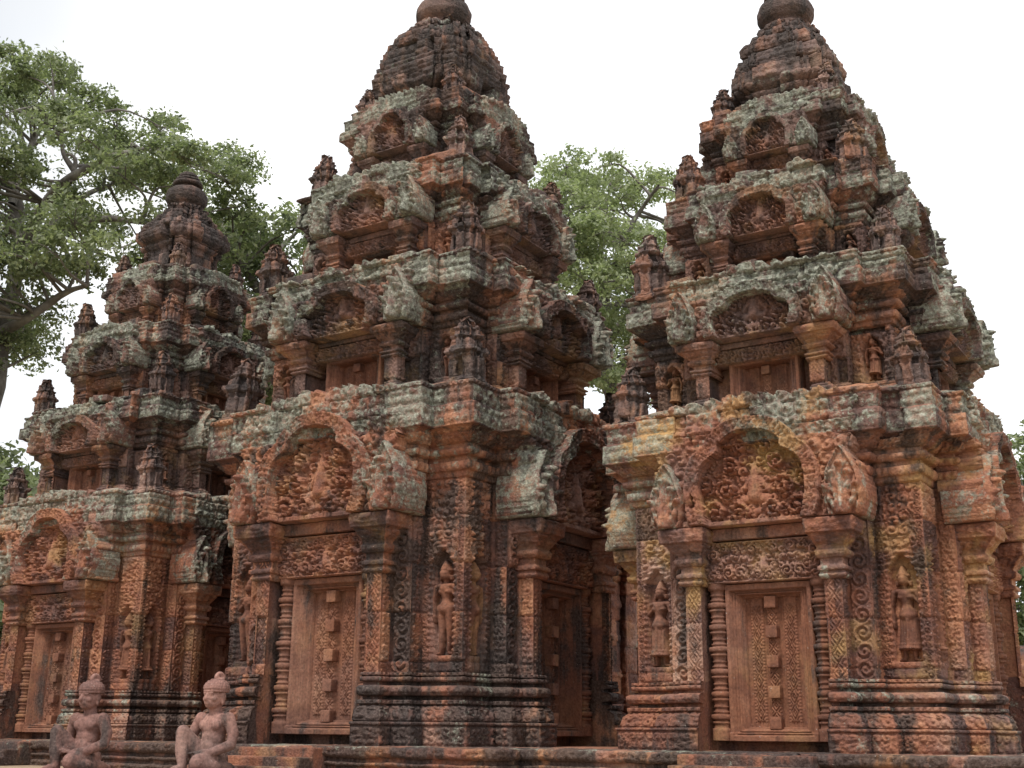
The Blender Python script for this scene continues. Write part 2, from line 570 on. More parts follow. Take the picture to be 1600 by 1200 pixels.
UP2 = [(0.17, (0.045, 0.034, 0.033)), (0.36, (0.110, 0.068, 0.060)), (0.52, (0.190, 0.100, 0.076)), (0.68, (0.310, 0.140, 0.085)), (0.88, (0.40, 0.225, 0.145))]
M_UP2 = stone_material('upper storey sandstone', UP2, 0.6)
M_DOOR = stone_material('smooth door sandstone', DOOR, 0.18, beds=0.22)
M_PINK = stone_material('pink statue sandstone', PINK, 0.22)

# ------------------------------------------------------------------ plan of a tower (unit size = side tower)
H0, H1, H2, HD = 1.692, 1.544, 1.376, 1.44
C0, C1, DO = 0.731, 0.942, 0.570

def rot4(pts):
    out = []
    for k in range(4):
        c, s = round(math.cos(k * math.pi / 2)), round(math.sin(k * math.pi / 2))
        out += [(x * c - y * s, x * s + y * c) for x, y in pts]
    return out

def plan_door(f=1.0, hd=HD - 0.05):
    p = [(-H2, -H2), (-C1, -H2), (-C1, -H1), (-C0, -H1), (-C0, -H0), (-DO, -H0), (-DO, -hd), (DO, -hd), (DO, -H0),
         (C0, -H0), (C0, -H1), (C1, -H1), (C1, -H2)]
    w = [1, 1, 1, 1, 1, 0, 0, 0, 1, 1, 1, 1, 1]
    return rot4([(x * f, y * f) for x, y in p]), w * 4, ([True] * 26 + [False] * 26)

def plan_solid(f=1.0, sq=1.0):
    p = [(-H2, -H2), (-C1, -H2), (-C1, -H1), (-C0, -H1), (-C0, -H0), (C0, -H0), (C0, -H1), (C1, -H1), (C1, -H2)]
    g = lambda a: H2 + (a - H2) * sq
    q = []
    for x, y in p:
        q.append((x * f, (-g(-y)) * f))
    return rot4(q), [1] * 36, ([True] * 18 + [False] * 18)

def plan_cornice(f=1.0):
    p = [(-H2, -H2), (-C1, -H2), (-C1, -H1), (-C0, -H1), (-C0, -1.24), (C0, -1.24), (C0, -H1), (C1, -H1), (C1, -H2)]
    w = [1, 1, 1, 0, 0.4, 0, 1, 1, 1]
    return rot4([(x * f, y * f) for x, y in p]), w * 4, ([True] * 18 + [False] * 18)

def wall_carving(seed, z0, z1, figure_z=None, f=1.0):
    """carving of the shaft by the width of each face"""
    def fn(s, z, L, e):
        u = s / (L / 2)
        v = z / (L / 2)
        d = np.zeros_like(s)
        narrow = L < 0.19 * f
        mid = (L >= 0.19 * f) & (L < 0.35 * f)
        wide = (L >= 0.35 * f) & (L < 0.8 * f)
        # narrow strips and returns
        un = np.clip(u / 0.68, -1, 1)
        d = np.where(narrow, 0.030 * np.where((e % 13 == 4) | (e % 13 == 8), lozenge(un, v / 0.68), np.where(e % 13 == 0, chevron(un, v * 1.2), foliage(s, z, 0.034, seed + 3))) * (np.abs(u) < 0.70), d)
        um = np.clip(u / 0.72, -1, 1)
        d = np.where(mid, 0.036 * rinceau(um, v / 0.72, seed) * (np.abs(u) < 0.74), d)
        # wide pier: two scroll strips, niche between
        aw = (np.abs(u) - 0.80) / 0.14
        strip = 0.034 * rinceau(np.clip(aw, -1, 1), v / 0.14 + 0 * s, seed + 2) * (np.abs(aw) < 1)
        cen = np.abs(u) < 0.65
        fol = 0.046 * foliage(s * 1.0, z, 0.052 * f + 0.01, seed + 4)
        inn = cen * fol
        if figure_z:
            fa, fb = figure_z
            hw = 0.56
            arch = fb - 0.16 * f * (np.abs(u) / hw) ** 1.5
            niche = (np.abs(u) < hw) & (z > fa) & (z < arch)
            inn = np.where(niche, -0.075, inn)
            rim = np.abs(u) < hw + 0.08
            inn = np.where(rim & ~niche & (z > fa) & (z < arch + 0.07 * f), 0.030 + 0.014 * np.cos(z * 120), inn)
            ped = (np.abs(u) < 0.6) & (z < fa) & (z > fa - 0.14 * f)
            inn = np.where(ped, 0.012 + 0.024 * np.abs(np.cos(s * 34)) ** 0.6, inn)
        d = np.where(wide, strip + np.where(cen, inn, 0) + 0.010 * (np.abs(np.abs(u) - 0.96) < 0.04), d)
        fr = sst(z0, z0 + 0.02, z) * (1 - sst(z1 - 0.03, z1, z))
        return (d - 0.012) * fr
    return fn

# ------------------------------------------------------------------ parts of a doorway
def seg_dist(X, Z, pts):
    best = np.full(X.shape, 9.0); tt = np.zeros(X.shape); acc = 0.0
    for (x0, z0), (x1, z1) in zip(pts[:-1], pts[1:]):
        dx, dz = x1 - x0, z1 - z0
        l2 = dx * dx + dz * dz
        t = np.clip(((X - x0) * dx + (Z - z0) * dz) / l2, 0, 1)
        d = np.hypot(X - x0 - t * dx, Z - z0 - t * dz)
        c = d < best
        tt = np.where(c, acc + t * math.sqrt(l2), tt)
        best = np.where(c, d, best)
        acc += math.sqrt(l2)
    return best, tt

def inside(X, Z, poly):
    r = np.zeros(X.shape, bool)
    n = len(poly)
    for i in range(n):
        x0, z0 = poly[i]; x1, z1 = poly[(i + 1) % n]
        if z0 == z1: continue
        c = ((z0 > Z) != (z1 > Z)) & (X < (x1 - x0) * (Z - z0) / (z1 - z0) + x0)
        r ^= c
    return r

def spline(pts, n=8):
    p = [np.array(a, float) for a in pts]
    p = [2 * p[0] - p[1]] + p + [2 * p[-1] - p[-2]]
    out = []
    for i in range(1, len(p) - 2):
        for t in np.arange(n) / n:
            a, b, c, d = p[i - 1], p[i], p[i + 1], p[i + 2]
            out.append(tuple(0.5 * ((2 * b) + (-a + c) * t + (2 * a - 5 * b + 4 * c - d) * t * t + (-a + 3 * b - 3 * c + d) * t ** 3)))
    out.append(tuple(p[-2]))
    return out

# arch of the pediment in its own units: x as on the tower, z 0..1 = base..crest
ARCH_R = spline([(0.64, 0.0), (0.70, 0.14), (0.715, 0.30), (0.66, 0.46), (0.54, 0.545), (0.45, 0.575)], 6)
ARCH_T = spline([(0.47, 0.60), (0.36, 0.685), (0.19, 0.74), (0.0, 0.755)], 6)
ARCH = ARCH_R + ARCH_T[1:]
ARCH_FULL = ARCH + [(-x, z) for x, z in ARCH[::-1][1:]]
OUTER = spline([(0.95, 0.0), (0.97, 0.25), (0.93, 0.48), (0.955, 0.62), (0.965, 0.82), (0.90, 0.93), (0.62, 0.975), (0.30, 1.0), (0.0, 1.01)], 6)
OUTER_FULL = OUTER + [(-x, z) for x, z in OUTER[::-1][1:]]

def caps(X, Z, x0, z0, r0, x1, z1, r1, dep=1.0):
    """relief of a tapered rounded limb"""
    dx, dz = x1 - x0, z1 - z0
    t = np.clip(((X - x0) * dx + (Z - z0) * dz) / (dx * dx + dz * dz + 1e-12), 0, 1)
    r = r0 + (r1 - r0) * t
    d = np.hypot(X - x0 - t * dx, Z - z0 - t * dz)
    return np.sqrt(np.clip(r * r - d * d, 0, None)) * dep

def spirals(X, Z, cs):
    h = np.zeros(X.shape)
    for x, z, r, sg in cs:
        d = np.hypot(X - x, Z - z) / r
        th = np.arctan2(Z - z, (X - x) * sg)
        k = sst(0.12, 0.75, 0.5 + 0.5 * np.cos(2 * np.pi * 1.6 * d - th)) * (1 - sst(0.9, 1.08, d)) + 0.5 * np.exp(-(d / 0.25) ** 2)
        h = np.maximum(h, k)
    return h

def make_pediment(parent, f, zb, zt, Y, seed, mat, res, wear, asc=1.0):
    """pediment (flame leaf border) > tympanum, arch_band, naga_head x2"""
    H = zt - zb
    dz = min(1.0, f * 1.15)
    def crd(X, Z):
        return X / f, (Z - zb) / H
    az = 1.0 if f > .9 else 0.5 + 0.5 * asc
    AF = [(a * asc, b_ * az) for a, b_ in ARCH_FULL]
    def flames(X, Z):
        x, z = crd(X, Z)
        xs = x + 0.012 * np.sin(z * 40 + seed)
        lim, tt = seg_dist(xs, z, OUTER_FULL)
        ins = inside(xs, z, OUTER_FULL + [(-0.95, -0.1), (0.95, -0.1)])
        ed = np.where(ins, lim, -lim)
        leaf = 0.045 * np.abs(np.cos(tt * 18)) - 0.028
        nz_ = (0.05 if f > .9 else 0.16) * (vnoise(np.stack([X * 5, Z * 5, X * 0 + seed], -1), 1.0, seed) - 0.45)
        m = (ed + leaf + nz_ > 0) & (z > 0.0)
        tn = inside(x, z, AF + [(-0.64 * asc, -0.1), (0.64 * asc, -0.1)])
        h = 0.015 + 0.060 * foliage(X, Z, 0.07 * f + 0.012, seed) + 0.022 * np.abs(np.cos(tt * 18))
        up = sst(0.60, 0.64, z)
        row = np.abs(np.cos(np.pi * X / (0.12 * f + .01))) ** .5 * np.sin(np.clip((z - .64) / .16, 0, 1) * np.pi) ** .6
        bi_ = np.floor(X / (0.30 * f + .02) + hash1(np.floor(z / .18).astype(int), seed=seed)).astype(int)
        jit = (hash1(bi_, np.floor(z / .18).astype(int), seed=seed + 2) - .5)
        h = h * (1 - .45 * up) + up * (0.03 * row * (z < .8) + 0.085 * jit)
        fx = (X / (0.30 * f + .02) + hash1(np.floor(z / .18).astype(int), seed=seed)) % 1
        h = h - up * 0.03 * (np.minimum(fx, 1 - fx) < .035) - 0.03 * up * (np.abs((z / .18) % 1 - .5) > .46)
        return h * dz, m & ~(tn & (z < 0.6))
    b = Build()
    def crest_wear(X, Z):
        w_ = np.empty(X.shape + (4,), np.float32); w_[...] = wear
        q = (Z - zb) / H
        w_[..., 1] = np.clip(wear[1] * np.where(q > 0.62, 1.5, 0.7) + .55 * (hash1(np.floor(X / 0.30 / max(f, .6) + .3 * np.floor(q / .18)).astype(int), np.floor(q / .18).astype(int), seed=seed + 4) - .5), 0, 1)
        w_[..., 2] = wear[2] * 1.1
        w_[..., 0] = .5 + 0.5 * (hash1(np.floor(X / 0.27 / max(f, .6)).astype(int), np.floor(Z / 0.21).astype(int), seed=seed) - 0.5)
        return w_
    panel(b, -1.03 * f, 1.03 * f, zb, zt + 0.04, res, flames, Y, crest_wear, back=0.30 * f, er=0.005, seed=seed)
    ped = link('pediment', b.mesh('pediment', mat), parent)
    def tymp(X, Z):
        x, z = crd(X, Z)
        m = inside(x, z, AF + [(-0.64 * asc, -0.1), (0.64 * asc, -0.1)])
        m |= seg_dist(x, z, AF)[0] < 0.03
        sy = []
        for sx in (-1, 1):
            sy += [(sx * 0.16, 0.10, 0.10, sx), (sx * 0.38, 0.11, 0.11, -sx), (sx * 0.55, 0.13, 0.08, sx), (sx * 0.27, 0.28, 0.10, -sx),
                   (sx * 0.47, 0.32, 0.10, sx), (sx * 0.22, 0.46, 0.08, sx), (sx * 0.40, 0.48, 0.075, -sx), (sx * 0.12, 0.60, 0.07, -sx), (sx * 0.60, 0.30, 0.06, -sx)]
        k = spirals(x, z * H / f, [(a, q * H / f, r, s) for a, q, r, s in sy])
        fo = foliage(X + 0.01 * seed, Z, 0.05 * f + 0.008, seed + 8)
        h = 0.060 * k + 0.062 * fo
        # seated deity between rearing animals
        q = z * H / f
        fig = np.maximum.reduce([caps(x, q, 0, .26, .075, 0, .40, .06), caps(x, q, 0, .47, .045, 0, .50, .04), caps(x, q, 0, .52, .035, 0, .59, .012),
                                 caps(x, q, -.11, .23, .045, .11, .23, .045), caps(x, q, -.06, .40, .03, -.13, .30, .022), caps(x, q, .06, .40, .03, .13, .30, .022),
                                 caps(x, q, -.14, .12, .035, .14, .12, .035)])
        h = np.maximum(h, fig * 1.1 * f + 0.02 * (fig > 0))
        blank = (np.abs(x) > 0.30) & (z > 0.44) | (z > 0.665)
        h = np.where(blank, h * 0.35, h)
        h = np.where(z < 0.045, 0.075, h)
        return h - 0.055 * dz, m & (z > 0.0)
    b = Build()
    panel(b, -0.78 * f, 0.78 * f, zb, zb + 0.78 * H, res * 0.75, tymp, Y, (wear[0], wear[1] * 0.25, wear[2] * 0.85, wear[3] * 1.6), back=0.25 * f, er=0.002, seed=seed + 1)
    link('tympanum', b.mesh('tympanum', mat), ped)
    def arch(X, Z):
        x, z = crd(X, Z)
        ar = H / f
        pts = [(a, q * ar) for a, q in AF]
        d, tt = seg_dist(x, z * ar, pts)
        w = 0.066
        m = (d < w) & (z > -0.02)
        h = 0.120 + 0.028 * (np.abs(np.abs(d / w) - 0.86) < 0.14) + 0.034 * (d < w * 0.68) * foliage(tt, d + 3, .042, seed)
        brk = vnoise(np.stack([X * 7, Z * 7, X * 0], -1), 1.0, seed + 3)
        return h * dz * (0.9 + 0.2 * brk), m & (brk > 0.08)
    b = Build()
    panel(b, -0.86 * f, 0.86 * f, zb, zb + 0.86 * H, res, arch, Y, wear, back=0.20 * f, er=0.003, seed=seed + 2)
    link('arch_band', b.mesh('arch_band', mat), ped)
    for sx in (-1, 1):
        cx = 0.83
        def naga(X, Z):
            x, z = crd(X, Z)
            q = z * H / f
            x = x * sx - cx
            hd = 0.62
            wd = 0.185 * np.sin(np.clip(q / hd * 0.72 + 0.26, 0, 1) * np.pi) ** 0.75
            m = (np.abs(x) < wd) & (q > 0.0) & (q < hd)
            th = np.arctan2(q - 0.18, x)
            rr = np.hypot(x, q - 0.18)
            h = 0.105 + 0.022 * (0.5 + 0.5 * np.cos(th * 9)) * sst(.05, .1, rr)
            rim = sst(0.045, 0.0, wd - np.abs(x))
            h = h + 0.035 * (np.abs(wd - np.abs(x) - 0.030) < 0.016) - 0.06 * rim
            def neck(pts, r0, r1, hr):
                o = [caps(x, q, *pts[i], r0 + (r1 - r0) * i / (len(pts) - 1), *pts[i + 1], r0 + (r1 - r0) * (i + 1) / (len(pts) - 1), 1.9) for i in range(len(pts) - 1)]
                o.append(caps(x, q, pts[-1][0], pts[-1][1], hr, pts[-1][0] * .75, pts[-1][1] - .045, hr * .55, 2.3))
                return np.maximum.reduce(o)
            bod = np.maximum.reduce([neck([(0, .02), (.012, .16), (-.008, .30), (0, .43)], .052, .034, .046)]
                                    + [neck([(sg * .02, .05), (sg * .055, .20), (sg * .065, .36)], .034, .026, .036) for sg in (-1, 1)]
                                    + [neck([(sg * .04, .03), (sg * .10, .13), (sg * .125, .25)], .030, .022, .031) for sg in (-1, 1)])
            return (h + bod * 1.35) * dz, m
        b = Build()
        a0, a1 = sorted(((cx - 0.24) * sx * f, (cx + 0.24) * sx * f))
        panel(b, a0, a1, zb - 0.005, zb + 0.66 * f, res * .8, naga, Y, (wear[0], min(.9, wear[1] * 1.35), wear[2], wear[3]), back=0.28 * f, er=0.004, seed=seed + 9 + sx)
        link('naga_head', b.mesh('naga_head', mat), ped)
    return ped

def make_capital(f, z0, z1, seed, wear, mat):
    hh = z1 - z0
    pr = [(0.0, 0.0), (0.01, 0.03), (0.07, 0.045, 'bead'), (0.10, 0.03), (0.13, 0.03), (0.15, 0.055, 'bead'), (0.20, 0.055), (0.24, 0.02), (0.34, 0.02),
          (0.36, 0.06), (0.46, 0.075, 'petal'), (0.50, 0.05), (0.53, 0.05), (0.56, 0.06), (0.74, 0.135, 'leaf'), (0.76, 0.165), (0.80, 0.17), (0.98, 0.175, 'panel'), (1.0, 0.165), (1.0, -0.06, 'top')]
    pr = [(z0 + a[0] * hh, a[1] * f) + tuple(a[2:]) for a in pr]
    b = Build()
    x0, x1, y0, y1 = DO * f - 0.004, C0 * f + 0.004, -H0 * f - 0.004, -(HD - 0.05) * f
    sweep(b, [(x0, y0), (x1, y0), (x1, y1), (x0, y1)], [1, 1, 0, 0.55], pr, 0.013, [True] * 4, seed, lich=wear[1], black=wear[2], ochre=wear[3], er=0.006, blk=0.004, course=9)
    return b.mesh('capital', mat)

def make_doorway(parent, f, zs, zd, zl0, zl1, zc0, zp, zt, seed, mat, dmat, wear, res, full=True):
    """everything of one false doorway on the -y side; returns its part objects"""
    out = []
    Y = HD * f
    xo = 0.405 * f
    hgt = zd - zs
    fs = min(f, hgt / 1.37)
    wi = 0.262 * f                    # leaf half width
    zb, ztop = zs + 0.115 * fs, zd - 0.10 * fs
    fw = xo - wi
    def frame(X, Z):
        d = np.maximum.reduce([np.abs(X) - wi, (Z - ztop) / 0.62 / max(fs / f, .3), (zb - Z) / 0.72 / max(fs / f, .3)]) / fw   # 0 at leaf .. 1 outside
        h = 0.0 + 0.050 * (d > 0.16) + 0.020 * (np.abs(d - 0.33) < 0.07) + 0.036 * (d > 0.44) + 0.030 * (d > 0.70) - 0.016 * (np.abs(d - 0.58) < 0.04)
        h = h + 0.02 * (Z < zs + 0.07 * fs)
        return h * max(f, .7), (d >= -0.02) & (np.abs(X) < xo)
    b = Build()
    panel(b, -xo, xo, zs - 0.01, zd + 0.02, res * 0.5, frame, Y, (wear[0], 0.05, wear[2] * 1.0, wear[3] * .4), back=0.09, er=0.003, seed=seed, blocks=False)
    fr = link('false_door', b.mesh('false_door', dmat), parent)
    out.append(fr)
    def leaf(X, Z):
        ax = np.abs(X) / wi
        m = (np.abs(X) <= wi + 0.004) & (Z > zb - 0.01) & (Z < ztop + 0.01)
        cen = ax < 0.17
        q = (ax - 0.60) / 0.30
        ins = (np.abs(q) < 1) & (Z > zb + 0.05 * fs) & (Z < ztop - 0.07 * fs)
        h = 0.0 + 0.018 * (np.abs(q) < 1.0) - 0.018 * (np.abs(np.abs(q) - 0.85) < 0.10) + ins * (np.abs(q) < 0.45) * 0.022 * lozenge(q / 0.45, Z / (0.05 * f))
        h = h + ins * (np.abs(np.abs(q) - 0.65) < 0.12) * 0.008 * (0.5 + 0.5 * np.cos(Z * 2 * np.pi / 0.028))
        h = np.where(cen, 0.052 + 0.022 * lozenge(ax / 0.17, Z / (0.042 * f)), h)
        return h * max(f, .7), m
    b = Build()
    panel(b, -wi - 0.02, wi + 0.02, zb - 0.03, ztop + 0.03, res * 0.5, leaf, Y - 0.045 * f, (wear[0], 0.03, wear[2] * 0.85, wear[3] * 0.3), back=0.03, er=0.002, seed=seed + 2, blocks=False)
    link('door_panel', b.mesh('door_panel', dmat), fr)
    nb = 5 if full else 1
    for i in range(nb):
        zc = ztop - 0.05 * fs - i * (ztop - zb - 0.09 * fs) / max(1, nb - 1) if nb > 1 else ztop - 0.05
        b = Build()
        a = 0.053 * (f if full else f * 0.9)
        box(b, -a, a, -Y - 0.060 * f, -Y + 0.03, zc - a * 1.0, zc + a * 1.0, (0.35 + 0.4 * ((i * 7 + seed) % 5) / 5, 0.05, 0.35, 0.15), bev=0.006, nsub=6, er=0.003, seed=seed + i)
        link('boss', b.mesh('boss', dmat), fr)
    # colonettes
    if full:
        pr = [(0, .075), (0.10, .075), (0.105, .062), (0.13, .062)]
        zz = 0.13
        Ht = zl0 - zs
        segs = 6
        sl = (Ht - 0.13 - 0.06) / segs
        for i in range(segs):
            z = 0.13 + i * sl
            big = 0.012 if i in (0, 3, 5) else 0.006
            pr += [(z + .01, .060), (z + .014, .068 + big * .3), (z + .03, .068 + big * .3), (z + .034, .058), (z + .045, .058), (z + .05, .066 + big), (z + .075, .070 + big), (z + .09, .066 + big),
                   (z + .095, .056), (z + .105, .056), (z + .109, .062), (z + .12, .062), (z + .124, .051), (z + sl * .75, .050), (z + sl * .78, .058), (z + sl * .84, .058), (z + sl * .86, .052)]
        pr += [(Ht - .055, .058), (Ht - .05, .072), (Ht - .02, .078), (Ht + .01, .078)]
        for sx in (-1, 1):
            pr_ = [(z, r * 1.22) for z, r in pr]
            b = Build()
            lathe(b, pr_, 20, (0.42, 0.05, 0.55, 0.4), loc=(sx * 0.485 * f, -(HD + 0.075) * f, zs), er=0.003, seed=seed + sx, res=0.02)
            out.append(link('colonette', b.mesh('colonette', dmat), parent))
    # lintel
    lw = 0.57 * f
    Yl = (HD + 0.13) * f
    def lint(X, Z):
        x = X / f
        q = (Z - zl0) / (zl1 - zl0)
        zz_ = (Z - zl0) / f
        m = (np.abs(X) < lw) & (q > 0) & (q < 1)
        fo = foliage(X, Z, 0.042 * f + 0.006, seed + 6)
        h = 0.055 * fo
        for sx in (-1, 1):
            r = np.hypot(x - sx * 0.27, (zz_ - 0.06) * 1.0)
            rid = np.exp(-((r - 0.175) / 0.028) ** 2) * (zz_ > 0.03)
            h = h + 0.045 * rid * (0.7 + 0.3 * np.cos(np.arctan2(zz_ - .06, x - sx * .27) * 26))
            h = np.maximum(h, 0.062 * spirals(x, zz_, [(sx * .22, .09, .06, sx), (sx * .33, .09, .06, -sx), (sx * .48, .07, .06, sx), (sx * .05, .06, .05, -sx), (sx * .47, .26, .06, -sx), (sx * .10, .30, .05, sx), (sx * .26, .31, .05, sx), (sx * .37, .31, .045, -sx)]) + 0.008 * fo)
        fig = np.maximum.reduce([caps(x, zz_, 0, .13, .05, 0, .2, .04), caps(x, zz_, 0, .25, .03, 0, .27, .025), caps(x, zz_, -.06, .12, .03, .06, .12, .03)])
        h = np.maximum(h, fig * 1.2 * f)
        h = np.where((q < 0.06) | (q > 0.95), 0.04, h)
        return h, m
    b = Build()
    panel(b, -lw - 0.01, lw + 0.01, zl0 - 0.01, zl1 + 0.01, res * 0.75, lint, Yl, (wear[0], wear[1] * 0.12, wear[2] * 0.8, wear[3] * 0.9), back=0.14 * f, er=0.0015, seed=seed + 4)
    out.append(link('lintel', b.mesh('lintel', mat), parent))
    # frieze between lintel and pediment
    b = Build()
    box(b, -lw, lw, -(Yl + 0.075 * f), -(HD - 0.04) * f, zl1 + 0.006, zp + 0.004, (0.4, 0.1, 0.6, 0.1), bev=0.012, nsub=30, er=0.006, seed=seed)
    out.append(link('frieze', b.mesh('frieze', mat), parent))
    # capitals
    me = make_capital(f, zc0, zp, seed + 3, wear, mat)
    for sx in (-1, 1):
        if sx == 1:
            o = link('capital', me, parent)
        else:
            m2 = me.copy()
            co = np.empty(len(m2.vertices) * 3, np.float32); m2.vertices.foreach_get('co', co)
            co = co.reshape(-1, 3); co[:, 0] *= -1
            m2.vertices.foreach_set('co', co.ravel()); m2.flip_normals()
            o = link('capital', m2, parent)
        out.append(o)
    out.append(make_pediment(parent, f, zp + 0.004, zt, (H0 + 0.05) * f + (0.0 if full else 0.03), seed, mat, res, wear, 0.80 if full else 0.72))
    return out

def figure_mesh(seed, male=False):
    """standing devata in low relief, 0.70 tall, foot at z=0"""
    def fn(X, Z):
        sw = 0.010 * np.sin(Z * 6)
        x = X - sw
        parts = [caps(x, Z, 0, .598, .034, 0, .62, .036, 1.7), caps(x, Z, 0, .655, .034, 0, .715, .014, 1.5), caps(x, Z, -.03, .655, .012, .03, .655, .012, 1.5),
                 caps(x, Z, 0, .54, .018, 0, .58, .018, 1.6),
                 caps(x, Z, -.045, .525, .024, .045, .525, .024, 1.5), caps(x, Z, -.025, .48, .030, -.025, .485, .028, 1.7), caps(x, Z, .025, .48, .030, .025, .485, .028, 1.7),
                 caps(x, Z, 0, .50, .050, 0, .41, .032, 1.1), caps(x, Z, 0, .41, .036, 0, .345, .058, 1.1),
                 caps(x, Z, -.070, .52, .020, -.098, .41, .016, 1.9), caps(x, Z, -.098, .41, .016, -.094, .29, .012, 2.0), caps(x, Z, -.094, .29, .016, -.092, .25, .012, 2.2),
                 caps(x, Z, .070, .52, .020, .100, .41, .016, 1.9), caps(x, Z, .100, .41, .016, .052, .475, .012, 2.4), caps(x, Z, .05, .48, .014, .045, .50, .012, 2.2),
                 caps(x, Z, -.03, .03, .014, -.03, .09, .016, 1.8), caps(x, Z, .03, .03, .014, .03, .09, .016, 1.8),
                 caps(x, Z, -.036, .012, .016, -.06, .008, .012, 1.6), caps(x, Z, .036, .012, .016, .06, .008, .012, 1.6)]
        if male:
            parts += [caps(x, Z, -.03, .35, .042, -.03, .20, .030, 1.3), caps(x, Z, -.03, .20, .028, -.03, .05, .018, 1.4), caps(x, Z, .03, .35, .042, .03, .20, .030, 1.3), caps(x, Z, .03, .20, .028, .03, .05, .018, 1.4)]
        else:
            sk = caps(x, Z, 0, .36, .056, 0, .02, .070, .80) * (Z > .082)
            sk = np.where(sk > 0, sk + .006 * np.cos(x * 300) * (Z < .30) + .010 * (np.abs(Z - .345) < .012) + .014 * (np.abs(x) < .012 + .05 * (Z < .13)) * (Z < .33) + .012 * (Z < .105), 0)
            parts.append(sk)
        parts += [caps(x, Z, -.034, .645, .012, .034, .645, .012, 2.2), caps(x, Z, -.040, .60, .012, -.040, .575, .012, 1.6), caps(x, Z, .040, .60, .012, .040, .575, .012, 1.6)]
        h = np.maximum.reduce(parts)
        return h, h > 0.003
    b = Build()
    panel(b, -0.13, 0.13, -0.01, 0.745, 0.007, fn, 0, (0.50, 0.08, 0.48, 0.30), back=0.02, er=0.0015, seed=seed)
    return b

def antefix_mesh(seed, mat, wear):
    """a tower in miniature, 0.70 tall"""
    b = Build()
    h = 0.125
    pr = [(0, .035), (.05, .035, 'panel'), (.055, .015), (.07, .02, 'bead'), (.08, 0), (.34, -.005, 'wall'), (.345, .012), (.37, .025, 'petal'), (.40, .02, 'dent'), (.41, -.012),
          (.49, -.022, 'wall'), (.495, -.010), (.52, -.012, 'petal'), (.53, -.040), (.58, -.046, 'wall'), (.585, -.035), (.605, -.04, 'bead'), (.61, -.060), (.65, -.07), (.67, -.085), (.70, -.105), (.71, -.12), (.71, -.125, 'top')]
    q = [(-h, -h), (-.055, -h), (-.055, -h - .03), (.055, -h - .03), (.055, -h), ]
    pl = rot4(q)
    def wf(s, z, L, e):
        k = e % 5
        u = s / (L / 2)
        return np.where(k == 2, 0.020 * (np.abs(np.abs(u) - .75) < .2) - 0.015 * (np.abs(u) < .5), 0.012 * foliage(s, z, .03, seed))
    sweep(b, pl, [1] * 20, pr, 0.014, [True] * 20, seed, lich=wear[1], black=wear[2], ochre=wear[3], er=0.026, efreq=6.5, blk=0.010, wallfn=wf, course=0.18)
    return b.mesh('corner_antefix', mat)

# ------------------------------------------------------------------ one tower
def rotated(o, k):
    o.rotation_euler = (0, 0, k * math.pi / 2)

def copy_part(o, parent, k):
    c = o.copy(); C.objects.link(c); c.parent = parent
    c.rotation_euler = (0, 0, k * math.pi / 2)
    for ch in o.children:
        d = ch.copy(); C.objects.link(d); d.parent = c

CORN = [(0.0, -0.02), (0.02, 0.02), (0.07, 0.03), (0.08, 0.06), (0.155, 0.065, 'bead'), (0.16, 0.03), (0.20, 0.028), (0.215, 0.09), (0.27, 0.10, 'petal'), (0.285, 0.055), (0.315, 0.055),
        (0.33, 0.09), (0.43, 0.19, 'leaf'), (0.445, 0.238), (0.465, 0.24), (0.65, 0.235, 'slab'), (0.655, 0.205), (0.675, 0.20), (0.83, 0.212, 'slab'), (0.84, 0.225), (0.87, 0.22, 'dent'), (0.88, 0.17, 'top'), (0.94, 0.05, 'top'), (0.97, -0.30, 'top')]

def cornice_profile(z0, zt, f, ob):
    """CORN runs 0..0.90 -> z0..zt; offsets scaled so the slab stands ob proud"""
    k = (zt - z0) / 0.88
    return [(z0 + a[0] * k, a[1] * ob / 0.24) + tuple(a[2:]) for a in CORN]

TIERS = [  # z0, shaft top, slab top, f, slab proud, door top, lintel, pediment base, crest, antefix height
    (3.17, 3.79, 4.46, 0.857, 0.235, 3.60, 3.61, 3.74, 3.78, 4.47, 0.72),
    (4.44, 5.00, 5.62, 0.685, 0.160, 4.78, 4.79, 4.93, 4.97, 5.63, 0.66),
    (5.60, 6.13, 6.64, 0.480, 0.135, 5.86, 5.87, 5.99, 6.02, 6.66, 0.56),
]

